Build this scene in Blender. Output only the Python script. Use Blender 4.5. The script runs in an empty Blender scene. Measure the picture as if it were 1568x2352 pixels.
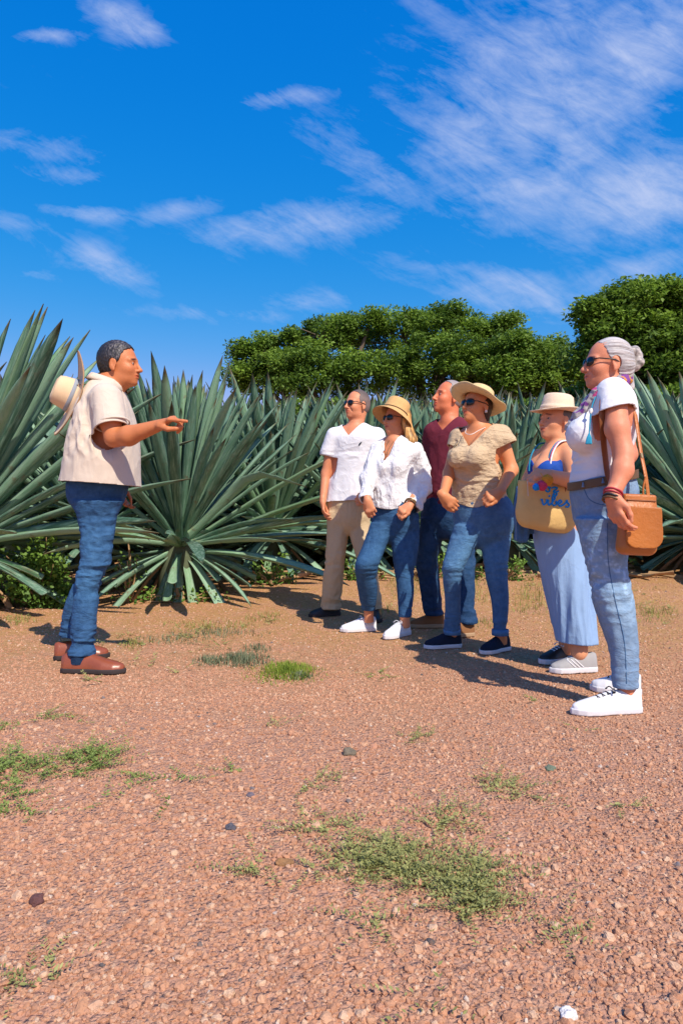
import bpy, math, random
import numpy as np
from mathutils import Vector, Matrix
R = math.radians
random.seed(7); rng = np.random.default_rng(7)
scn = bpy.context.scene
col = scn.collection
CAMH = 0.83

# ------------------------------------------------------------ camera, sky, sun, exposure
cam_d = bpy.data.cameras.new('camera'); cam = bpy.data.objects.new('camera', cam_d); col.objects.link(cam)
cam.location = (0, 0, CAMH); cam.rotation_euler = (R(90), 0, 0)
cam_d.sensor_fit = 'VERTICAL'; cam_d.sensor_height = 36; cam_d.lens = 24
cam_d.clip_start = .05; cam_d.clip_end = 3000
scn.camera = cam
SUN_EL, SUN_AZ = R(47), R(151)         # sun stands behind the camera, to its right
scn.view_settings.view_transform = 'Standard'; scn.view_settings.look = 'None'
scn.view_settings.gamma = 1; scn.view_settings.use_curve_mapping = False
scn.view_settings.exposure = 0.1
sl = bpy.data.lights.new('sun', 'SUN'); sl.energy = 5.0; sl.angle = R(.5); sl.color = (1, .905, .775)
sun = bpy.data.objects.new('sun', sl); col.objects.link(sun)
sdir = Vector((math.sin(SUN_AZ)*math.cos(SUN_EL), math.cos(SUN_AZ)*math.cos(SUN_EL), math.sin(SUN_EL)))
sun.rotation_euler = sdir.to_track_quat('Z', 'Y').to_euler()
sun.location = sdir*50

class NT:
    """small helper to write node trees"""
    def __init__(s, tree): s.t = tree; s.n = tree.nodes; s.l = tree.links
    def new(s, typ, **kw):
        n = s.n.new(typ)
        for k, v in kw.items(): setattr(n, k, v)
        return n
    def put(s, sock, v):
        if isinstance(v, bpy.types.NodeSocket): s.l.new(v, sock)
        elif v is not None: sock.default_value = v
    def math(s, op, a, b=None, c=None, clamp=False):
        n = s.new('ShaderNodeMath', operation=op, use_clamp=clamp)
        for i, v in enumerate((a, b, c)):
            if v is not None: s.put(n.inputs[i], v)
        return n.outputs[0]
    def mix(s, f, a, b, blend='MIX'):
        n = s.new('ShaderNodeMix', data_type='RGBA', blend_type=blend)
        s.put(n.inputs[0], f); s.put(n.inputs[6], a); s.put(n.inputs[7], b)
        return n.outputs[2]
    def noise(s, vec, scale, detail=4, rough=.5, dist=0.):
        n = s.new('ShaderNodeTexNoise'); s.put(n.inputs['Vector'], vec)
        n.inputs['Scale'].default_value = scale; n.inputs['Detail'].default_value = detail
        n.inputs['Roughness'].default_value = rough; n.inputs['Distortion'].default_value = dist
        return n.outputs[0]
    def ramp(s, f, stops):
        n = s.new('ShaderNodeValToRGB'); s.put(n.inputs[0], f); e = n.color_ramp.elements
        while len(e) < len(stops): e.new(.5)
        for el, (p, c) in zip(e, stops):
            el.position = p; el.color = c if len(c) == 4 else (*c, 1)
        return n.outputs[0]
    def vec(s, x, y, z):
        n = s.new('ShaderNodeCombineXYZ'); s.put(n.inputs[0], x); s.put(n.inputs[1], y); s.put(n.inputs[2], z); return n.outputs[0]

def build_world():
    w = bpy.data.worlds.new('World'); scn.world = w; w.use_nodes = True
    t = NT(w.node_tree); t.n.clear()
    out = t.new('ShaderNodeOutputWorld'); bg = t.new('ShaderNodeBackground')
    sky = t.new('ShaderNodeTexSky', sky_type='NISHITA'); sky.sun_disc = False
    sky.sun_elevation = SUN_EL; sky.sun_rotation = SUN_AZ
    sky.air_density = 1.0; sky.dust_density = .6; sky.ozone_density = 3.5
    hs = t.new('ShaderNodeHueSaturation'); hs.inputs['Saturation'].default_value = 1.38
    hs.inputs['Value'].default_value = 1.0; hs.inputs['Hue'].default_value = .487
    t.l.new(sky.outputs[0], hs.inputs['Color'])
    sc_ = t.new('ShaderNodeSeparateColor'); t.l.new(hs.outputs[0], sc_.inputs[0]); cc_ = t.new('ShaderNodeCombineColor')
    ch = [t.math('MULTIPLY', t.math('POWER', t.math('MAXIMUM', t.math('MULTIPLY', sc_.outputs[i], .102), .002), e), k/.107) for i, (k, e) in enumerate(((10.5, 1.80), (.86, .70), (1.0, .283)))]      # deep polarised blue of the photograph
    ch[1] = t.math('MINIMUM', ch[1], t.math('MULTIPLY', ch[2], .93)); ch[0] = t.math('MINIMUM', ch[0], t.math('MULTIPLY', ch[1], .90))
    for i in range(3): t.l.new(ch[i], cc_.inputs[i])
    skyc = cc_.outputs[0]
    tc = t.new('ShaderNodeTexCoord'); sp = t.new('ShaderNodeSeparateXYZ'); t.l.new(tc.outputs['Generated'], sp.inputs[0])
    X, Y, Z = sp.outputs
    Yc = t.math('MAXIMUM', Y, .25)
    a = t.math('DIVIDE', X, Yc); b = t.math('DIVIDE', Z, Yc)
    # streaky cirrus texture; streaks run from the upper left to the lower right
    def streak(ang, sx, sy, det, rough, dist, off=0):
        ca, sa = math.cos(R(ang)), math.sin(R(ang))
        p = t.math('ADD', t.math('MULTIPLY', a, ca*sx), t.math('MULTIPLY', b, sa*sx))
        q = t.math('ADD', t.math('MULTIPLY', a, -sa*sy), t.math('MULTIPLY', b, ca*sy))
        return t.noise(t.vec(t.math('ADD', p, off), q, off*.7), 1, det, rough, dist)
    n1 = streak(12, 3.2, 8.5, 9, .62, .55)
    n2 = streak(-28, 9, 26, 7, .68, .35, 5.2)
    n3 = streak(20, 1.5, 2.6, 3, .5, .2, 9.1)
    tex = t.math('ADD', t.math('MULTIPLY', n1, .47), t.math('MULTIPLY', n2, .53))
    blobs = [(1240,250,300,230,1.0,35),(1460,110,240,120,1.0,15),(1480,430,190,120,1.05,10),(850,385,170,65,.72,-35),
             (690,520,250,52,.85,5),(940,270,120,60,.55,-40),(80,335,220,40,.62,-10),(160,400,170,25,.62,-5),(205,490,95,20,.95,-6),
             (240,605,125,38,.85,-22),(300,55,100,45,.85,-20),(110,80,90,18,.75,0),(640,225,140,26,.8,8),
             (1190,680,210,60,.85,-12),(1470,620,190,45,.75,15),(960,610,160,60,.5,-20),(500,722,170,24,.72,-3),(700,690,150,26,.6,4),
             (60,630,80,16,.65,-8),(1010,30,140,50,.5,-30),(60,530,140,36,.68,-18),(410,485,130,28,.68,8)]
    tot = None
    for (u, v, ru, rv, amp, ang) in blobs:
        ca, sa = math.cos(R(ang)), math.sin(R(ang))
        da = t.math('SUBTRACT', a, (u-784)/1568); db = t.math('SUBTRACT', b, (1176-v)/1568)
        p = t.math('MULTIPLY', t.math('ADD', t.math('MULTIPLY', da, ca), t.math('MULTIPLY', db, sa)), 1568/ru/1.2)
        q = t.math('MULTIPLY', t.math('ADD', t.math('MULTIPLY', da, -sa), t.math('MULTIPLY', db, ca)), 1568/rv/1.2)
        r2 = t.math('ADD', t.math('MULTIPLY', p, p), t.math('MULTIPLY', q, q))
        g = t.math('MULTIPLY', t.math('EXPONENT', t.math('MULTIPLY', r2, -.75)), amp)
        tot = g if tot is None else t.math('MAXIMUM', tot, g)
    base = t.math('MULTIPLY', n3, .16)
    tot = t.math('MAXIMUM', tot, base)
    tx = t.math('ADD', t.math('MULTIPLY', t.math('SUBTRACT', tex, .5), 2.3), .5)
    dens = t.math('MULTIPLY', t.math('SUBTRACT', t.math('ADD', tx, t.math('MULTIPLY', tot, .70)), .80), 1.15, clamp=True)
    dens = t.math('MULTIPLY', dens, t.math('MULTIPLY', tot, 1.3, clamp=True))
    dens = t.math('MULTIPLY', dens, .95, clamp=True)
    mixc = t.mix(dens, skyc, (5.7, 6.4, 8.7, 1))
    t.l.new(mixc, bg.inputs['Color']); bg.inputs['Strength'].default_value = .1
    t.l.new(bg.outputs[0], out.inputs[0])
build_world()

# ------------------------------------------------------------ placing, meshes, tags
def P(u, v, d):
    """world point seen at (u, v) of the 1568 x 2352 photograph, d metres in front of the camera"""
    return np.array([(u-784)/1568*d, d, CAMH-(v-1176)/1568*d])
def G(u, v):
    d = CAMH*1568/(v-1176); return np.array([(u-784)/1568*d, d, 0.])
def unit(v): v = np.asarray(v, float); return v/np.linalg.norm(v)

def tag(o, label=None, cat=None, group=None, kind=None):
    for k, v in (('label', label), ('category', cat), ('group', group), ('kind', kind)):
        if v: o[k] = v
    return o
def link(name, data, parent=None):
    o = bpy.data.objects.new(name, data); col.objects.link(o)
    if parent is not None:
        o.parent = parent
        if parent.type == 'EMPTY': o.location = -Vector(parent.location)      # meshes are written in world coordinates
    return o
def empty(name, loc=(0, 0, 0)):
    o = bpy.data.objects.new(name, None); col.objects.link(o); o.location = Vector([float(q) for q in loc]); o.empty_display_size = .1
    return o
def make_mesh(name, V, Fc, mat=None, smooth=True, cols=None):
    """V (n,3); Fc (m,3) or (m,4) array, or list of such arrays"""
    V = np.asarray(V, np.float32)
    Fl = Fc if isinstance(Fc, list) else [Fc]
    Fl = [np.asarray(f, np.int32) for f in Fl if len(f)]
    me = bpy.data.meshes.new(name)
    me.vertices.add(len(V)); me.vertices.foreach_set('co', V.ravel())
    loops = np.concatenate([f.ravel() for f in Fl]); tot = np.concatenate([np.full(len(f), f.shape[1], np.int32) for f in Fl])
    st = np.concatenate([[0], np.cumsum(tot)[:-1]]).astype(np.int32)
    me.loops.add(len(loops)); me.loops.foreach_set('vertex_index', loops)
    me.polygons.add(len(tot)); me.polygons.foreach_set('loop_start', st); me.polygons.foreach_set('loop_total', tot)
    me.polygons.foreach_set('use_smooth', np.full(len(tot), smooth))
    if cols is not None:
        at = me.color_attributes.new('tint', 'FLOAT_COLOR', 'POINT')
        c = np.ones((len(V), 4), np.float32); c[:, :3] = cols; at.data.foreach_set('color', c.ravel())
    me.update(calc_edges=True); me.validate()
    if mat: me.materials.append(mat)
    return me

# ------------------------------------------------------------ materials
def material(name, color, rough=.8, spec=.3, var=.15, vscale=8, bump=0, bscale=200, tint=False, sheen=0, aniso=None,
             bump2=0, b2scale=30, sub=0, color2=None, rand=0, trans=0, metal=0, coat=0, crease=None):
    m = bpy.data.materials.new(name); m.use_nodes = True; t = NT(m.node_tree); t.n.clear()
    out = t.new('ShaderNodeOutputMaterial'); b = t.new('ShaderNodeBsdfPrincipled')
    tc = t.new('ShaderNodeTexCoord'); vec = tc.outputs['Object']
    if aniso:
        mp = t.new('ShaderNodeMapping'); mp.inputs['Scale'].default_value = aniso; t.l.new(vec, mp.inputs[0]); av = mp.outputs[0]
    else: av = vec
    c = (*color, 1)
    n = t.noise(vec, vscale, 5, .6)
    nn = t.math('MULTIPLY', t.math('SUBTRACT', n, .5), 2)
    f = t.math('ADD', t.math('MULTIPLY', nn, var), 1)
    if rand:
        oi = t.new('ShaderNodeObjectInfo'); f = t.math('MULTIPLY', f, t.math('ADD', t.math('MULTIPLY', oi.outputs['Random'], rand), 1-rand/2))
    base = c
    if color2: base = t.mix(t.math('MULTIPLY', t.math('SUBTRACT', t.noise(vec, vscale*.45, 6, .65), .38), 4, clamp=True), c, (*color2, 1))
    if tint:
        at = t.new('ShaderNodeAttribute'); at.attribute_name = 'tint'
        base = t.mix(1., base, at.outputs['Color'], 'MULTIPLY')
    fc = t.vec(f, f, f)
    base = t.mix(1., base, fc, 'MULTIPLY')
    t.l.new(base, b.inputs['Base Color'])
    b.inputs['Roughness'].default_value = rough; b.inputs['Specular IOR Level'].default_value = spec
    b.inputs['Metallic'].default_value = metal
    if sheen: b.inputs['Sheen Weight'].default_value = sheen
    if coat: b.inputs['Coat Weight'].default_value = coat; b.inputs['Coat Roughness'].default_value = .25
    if sub:
        b.inputs['Subsurface Weight'].default_value = sub; b.inputs['Subsurface Radius'].default_value = (1, .35, .2); b.inputs['Subsurface Scale'].default_value = .01
    last = None
    if bump:
        bn = t.new('ShaderNodeBump'); bn.inputs['Strength'].default_value = 1; bn.inputs['Distance'].default_value = bump
        t.l.new(t.noise(av, bscale, 3, .6), bn.inputs['Height']); last = bn
    if bump2:
        b2 = t.new('ShaderNodeBump'); b2.inputs['Strength'].default_value = 1; b2.inputs['Distance'].default_value = bump2
        t.l.new(t.noise(vec, b2scale, 4, .6), b2.inputs['Height'])
        if last: t.l.new(last.outputs[0], b2.inputs['Normal'])
        last = b2
    if crease:      # sharp cloth creases: ridged, warped noise
        cs, cd, cm = crease
        mp = t.new('ShaderNodeMapping'); mp.inputs['Scale'].default_value = cm; t.l.new(vec, mp.inputs[0])
        hsum = None
        for q, (k1, k2) in enumerate(((1, 1), (2.3, .5))):
            h = t.math('ABSOLUTE', t.math('SUBTRACT', t.noise(mp.outputs[0], cs*k1, 2, .5, 1.2), .5)); h = t.math('MULTIPLY', t.math('POWER', t.math('SUBTRACT', 1, t.math('MULTIPLY', h, 4, clamp=True)), 2.5), k2)
            hsum = h if hsum is None else t.math('ADD', hsum, h)
        b3 = t.new('ShaderNodeBump'); b3.inputs['Strength'].default_value = 1; b3.inputs['Distance'].default_value = cd; t.l.new(hsum, b3.inputs['Height'])
        if last: t.l.new(last.outputs[0], b3.inputs['Normal'])
        last = b3
    if last: t.l.new(last.outputs[0], b.inputs['Normal'])
    sh = b.outputs[0]
    if trans:
        tr = t.new('ShaderNodeBsdfTranslucent'); t.l.new(base, tr.inputs['Color'])
        mx = t.new('ShaderNodeMixShader'); mx.inputs[0].default_value = trans
        t.l.new(sh, mx.inputs[1]); t.l.new(tr.outputs[0], mx.inputs[2]); sh = mx.outputs[0]
    t.l.new(sh, out.inputs[0])
    return m

# ------------------------------------------------------------ numpy noise
_perm = np.random.default_rng(3).random(4096).astype(np.float32)
def _h(i, j, k): return _perm[(i*73 + j*179 + k*283 + (i*j)*7 + (j*k)*13) & 4095]
def vnoise(p):
    """value noise in -1..1 of points (n,3)"""
    i = np.floor(p).astype(np.int64); f = p-i; f = f*f*(3-2*f)
    r = 0
    for dx in (0, 1):
        for dy in (0, 1):
            for dz in (0, 1):
                w = (f[:, 0] if dx else 1-f[:, 0])*(f[:, 1] if dy else 1-f[:, 1])*(f[:, 2] if dz else 1-f[:, 2])
                r = r+w*_h(i[:, 0]+dx, i[:, 1]+dy, i[:, 2]+dz)
    return r*2-1
def fbm(p, oct=4, g=.5):
    r = 0; a = 1; s = 0
    for o in range(oct): r = r+a*vnoise(p*(2**o)+o*17.3); s += a; a *= g
    return r/s
def sstep(a, b, x): t = np.clip((x-a)/(b-a), 0, 1); return t*t*(3-2*t)

# ------------------------------------------------------------ distance-field modelling
class Vol:
    def __init__(s, lo, hi, h, zones=()):
        s.ax = []
        for k in range(3):
            x = lo[k]; a = [x]
            while x < hi[k]:
                st = h
                for z in zones:
                    if z[0][k]-.004 <= x <= z[1][k]+.004: st = min(st, z[2])
                x += st; a.append(x)
            s.ax.append(np.array(a, np.float32))
        s.F = np.full([len(a) for a in s.ax], .06, np.float32)
    def view(s, lo, hi, m):
        sl = []
        for k in range(3):
            i = max(0, int(np.searchsorted(s.ax[k], lo[k]-m))-1); j = min(len(s.ax[k]), int(np.searchsorted(s.ax[k], hi[k]+m))+1)
            if j <= i: return None
            sl.append(slice(i, j))
        X = s.ax[0][sl[0]][:, None, None]; Y = s.ax[1][sl[1]][None, :, None]; Z = s.ax[2][sl[2]][None, None, :]
        return tuple(sl), X, Y, Z
    def add(s, prim, k=.02, sub=False):
        fn, lo, hi = prim
        w = s.view(lo, hi, k+.02)
        if w is None: return s
        sl, X, Y, Z = w
        d = np.broadcast_to(fn(X, Y, Z), s.F[sl].shape).astype(np.float32); a = s.F[sl]
        if sub:
            h = np.clip(.5-.5*(a+d)/k, 0, 1); s.F[sl] = a*(1-h)-d*h+k*h*(1-h)
        else:
            h = np.clip(.5+.5*(d-a)/k, 0, 1); s.F[sl] = d*(1-h)+a*h-k*h*(1-h)
        return s
    def mesh(s, smooth=1):
        F = s.F; ins = F < 0; nx, ny, nz = F.shape
        c = np.zeros((nx-1, ny-1, nz-1), np.int8)
        for dx in (0, 1):
            for dy in (0, 1):
                for dz in (0, 1): c += ins[dx:nx-1+dx, dy:ny-1+dy, dz:nz-1+dz]
        act = (c > 0) & (c < 8)
        idx = np.argwhere(act); vid = np.full(act.shape, -1, np.int32); vid[act] = np.arange(len(idx))
        i, j, k = idx.T; ax = s.ax
        pos = np.zeros((len(idx), 3), np.float64); cnt = np.zeros(len(idx))
        cor = [(x, y, z) for x in (0, 1) for y in (0, 1) for z in (0, 1)]
        for a in cor:
            for q in range(3):
                if a[q]: continue
                b = list(a); b[q] = 1
                fa = F[i+a[0], j+a[1], k+a[2]]; fb = F[i+b[0], j+b[1], k+b[2]]
                m = (fa < 0) != (fb < 0)
                t = np.where(m, fa/np.where(m, fa-fb, 1), 0)
                pa = np.stack([ax[0][i+a[0]], ax[1][j+a[1]], ax[2][k+a[2]]], 1); pb = np.stack([ax[0][i+b[0]], ax[1][j+b[1]], ax[2][k+b[2]]], 1)
                pos += np.where(m[:, None], pa+(pb-pa)*t[:, None], 0); cnt += m
        V = pos/cnt[:, None]
        Q = []
        for q in range(3):
            A = [slice(1, -1)]*3; B = [slice(1, -1)]*3
            A[q] = slice(0, -1); B[q] = slice(1, None)
            sa, sb = ins[tuple(A)], ins[tuple(B)]
            e = np.argwhere(sa != sb)
            if not len(e): continue
            inside_first = sa[sa != sb]
            e = e.copy()
            for r in range(3):
                if r != q: e[:, r] += 1
            r1, r2 = (q+1) % 3, (q+2) % 3
            def cell(o1, o2):
                x = e.copy(); x[:, r1] += o1; x[:, r2] += o2
                return vid[x[:, 0], x[:, 1], x[:, 2]]
            quad = np.stack([cell(-1, -1), cell(0, -1), cell(0, 0), cell(-1, 0)], 1)
            quad[~inside_first] = quad[~inside_first][:, ::-1]
            Q.append(quad)
        Q = np.concatenate(Q)
        for _ in range(smooth): V = laplace(V, Q)
        return V, Q
def laplace(V, Q, f=.5):
    n = len(V); acc = np.zeros_like(V); ct = np.zeros(n)
    for a in range(4):
        x, y = Q[:, a], Q[:, (a+1) % 4]
        for k in range(3): acc[:, k] += np.bincount(x, V[y, k], n)
        ct += np.bincount(x, minlength=n)
        for k in range(3): acc[:, k] += np.bincount(y, V[x, k], n)
        ct += np.bincount(y, minlength=n)
    return V*(1-f)+acc/np.maximum(ct, 1)[:, None]*f
def vnormals(V, Q):
    fn = np.cross(V[Q[:, 2]]-V[Q[:, 0]], V[Q[:, 3]]-V[Q[:, 1]]); N = np.zeros_like(V)
    for a in range(4):
        for k in range(3): N[:, k] += np.bincount(Q[:, a], fn[:, k], len(V))
    return N/np.maximum(np.linalg.norm(N, axis=1), 1e-12)[:, None]
def cut(V, Q, g, hem=.006):
    """keep g<0; snap the border onto g=0; turn the edge inwards by hem"""
    gv = g(V)
    keep = (gv[Q] < 0).any(1); Q = Q[keep]
    used = np.unique(Q); mp = np.full(len(V), -1); mp[used] = np.arange(len(used)); V = V[used]; Q = mp[Q]; gv = gv[used]
    N = vnormals(V, Q)
    o = gv > 0
    e = 1e-4
    for _ in range(3):
        W = V[o]; g0 = g(W); gr = np.stack([(g(W+np.eye(3)[k]*e)-g0)/e for k in range(3)], 1)
        st = g0[:, None]*gr/np.maximum((gr**2).sum(1), 1e-9)[:, None]
        ln = np.linalg.norm(st, axis=1); st *= np.minimum(1, .02/np.maximum(ln, 1e-9))[:, None]
        V[o] = W-st
    if hem:
        E = np.concatenate([Q[:, [a, (a+1) % 4]] for a in range(4)]); key = np.sort(E, 1); kk = key[:, 0].astype(np.int64)*len(V)+key[:, 1]
        u, inv, c = np.unique(kk, return_inverse=True, return_counts=True)
        B = E[c[inv] == 1]
        bv = np.unique(B); mp = np.full(len(V), -1); mp[bv] = np.arange(len(bv))+len(V)
        V = np.concatenate([V, V[bv]-N[bv]*hem]); Q = np.concatenate([Q, np.stack([B[:, 1], B[:, 0], mp[B[:, 0]], mp[B[:, 1]]], 1)])
    return V, Q

def cone(a, b, ra, rb, n=None, s=1.):
    """tapered capsule; n, s: stretched by s along n"""
    a = np.asarray(a, float); b = np.asarray(b, float); r = max(ra, rb)*max(1, s)
    ba = b-a; A = a.copy(); 
    if n is not None:
        n = unit(n); kk = 1/s-1; B = b+n*np.dot(b-a, n)*kk; ba = B-A
    L2 = max(float(ba@ba), 1e-9)
    def fn(X, Y, Z):
        x, y, z = X-A[0], Y-A[1], Z-A[2]
        if n is not None:
            dn = (x*n[0]+y*n[1]+z*n[2])*kk; x = x+dn*n[0]; y = y+dn*n[1]; z = z+dn*n[2]
        t = np.clip((x*ba[0]+y*ba[1]+z*ba[2])/L2, 0, 1)
        d = np.sqrt((x-t*ba[0])**2+(y-t*ba[1])**2+(z-t*ba[2])**2)-(ra+(rb-ra)*t)
        return d*min(1, s) if n is not None else d
    return fn, np.minimum(a, b)-r, np.maximum(a, b)+r
def ell(c, r, M=None):
    c = np.asarray(c, float); M = np.eye(3) if M is None else np.asarray(M); R_ = max(r)
    def fn(X, Y, Z):
        x, y, z = X-c[0], Y-c[1], Z-c[2]; k0 = 0; k1 = 0
        for i in range(3):
            q = (x*M[0, i]+y*M[1, i]+z*M[2, i])/r[i]; k0 = k0+q*q; k1 = k1+(q/r[i])**2
        k0 = np.sqrt(k0); k1 = np.sqrt(k1)+1e-6
        return k0*(k0-1)/k1
    return fn, c-R_, c+R_
def rbox(c, half, M, r=.01, taper=0):
    c = np.asarray(c, float); M = np.asarray(M); R_ = float(np.linalg.norm(half))
    def fn(X, Y, Z):
        x, y, z = X-c[0], Y-c[1], Z-c[2]
        q = [x*M[0, i]+y*M[1, i]+z*M[2, i] for i in range(3)]
        tp = 1+taper*q[2]/half[2]
        d = [np.abs(q[0])/tp-half[0]+r, np.abs(q[1])-half[1]+r, np.abs(q[2])-half[2]+r]
        o = np.sqrt(sum(np.maximum(e, 0)**2 for e in d))
        return o+np.minimum(np.maximum(np.maximum(d[0], d[1]), d[2]), 0)-r
    return fn, c-R_*1.2, c+R_*1.2
def hermite(t, x, tt):
    t = np.asarray(t, float); x = np.asarray(x, float); m = np.gradient(x, t) if len(t) > 2 else np.full(2, (x[1]-x[0])/(t[1]-t[0]))
    i = np.clip(np.searchsorted(t, tt)-1, 0, len(t)-2); h = t[i+1]-t[i]; s = (tt-t[i])/h
    return (2*s**3-3*s**2+1)*x[i]+(s**3-2*s**2+s)*h*m[i]+(-2*s**3+3*s**2)*x[i+1]+(s**3-s**2)*h*m[i+1]
def loft(st, d, F, r=.7, grow=0., ex=2.2, ext=(0, 0), cap=0):
    """upright loft through silhouettes: stations (v, uL, uR[, depth[, r]]), F = heading, r = depth/width ratio"""
    F = unit(np.array([F[0], F[1], 0.])); L = np.array([-F[1], F[0], 0.])
    z, cx, cy, a, b = [], [], [], [], []
    dd = d; rr = r
    fill = []
    for q in st:
        dd = q[3] if len(q) > 3 and q[3] else (None if len(q) > 3 else None)
        fill.append(dd)
    vs = np.array([q[0] for q in st], float)
    known = [(v, f) for v, f in zip(vs, fill) if f]
    ds = np.interp(vs, [k[0] for k in known], [k[1] for k in known]) if known else np.full(len(vs), d)
    kr = [(q[0], q[4]) for q in st if len(q) > 4]
    rs = np.interp(vs, [k[0] for k in kr], [k[1] for k in kr]) if kr else np.full(len(vs), r)
    for q, dd, rr in zip(st, ds, rs):
        pl, pr = P(q[1], q[0], dd), P(q[2], q[0], dd)
        w = (pr[0]-pl[0])/2
        aa = w/math.sqrt(L[0]**2+(rr*F[0])**2)
        z.append(pl[2]); cx.append((pl[0]+pr[0])/2); cy.append(dd); a.append(aa+grow); b.append(aa*rr+grow)
    o = np.argsort(z); z = np.array(z)[o]
    tt = np.linspace(z[0], z[-1], 80)
    cx, cy, a, b = [hermite(z, np.array(x)[o], tt) for x in (cx, cy, a, b)]
    lo = np.array([(cx-np.maximum(a, b)).min(), (cy-np.maximum(a, b)).min(), z[0]-ext[0]]); hi = np.array([(cx+np.maximum(a, b)).max(), (cy+np.maximum(a, b)).max(), z[-1]+ext[1]])
    def fn(X, Y, Z):
        ix = lambda arr: np.interp(Z, tt, arr)
        x = X-ix(cx); y = Y-ix(cy); A = ix(a); B = ix(b)
        u = np.abs(x*L[0]+y*L[1])/A; v = np.abs(x*F[0]+y*F[1])/B
        q = (u**ex+v**ex)**(1/ex)
        s = (q-1)*np.minimum(A, B)
        e = np.maximum(Z-hi[2], lo[2]-Z)
        if cap:
            h = np.clip(.5-.5*(s-e)/cap, 0, 1); return s*(1-h)+e*h+cap*h*(1-h)
        return np.maximum(s, e)
    return fn, lo, hi

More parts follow.
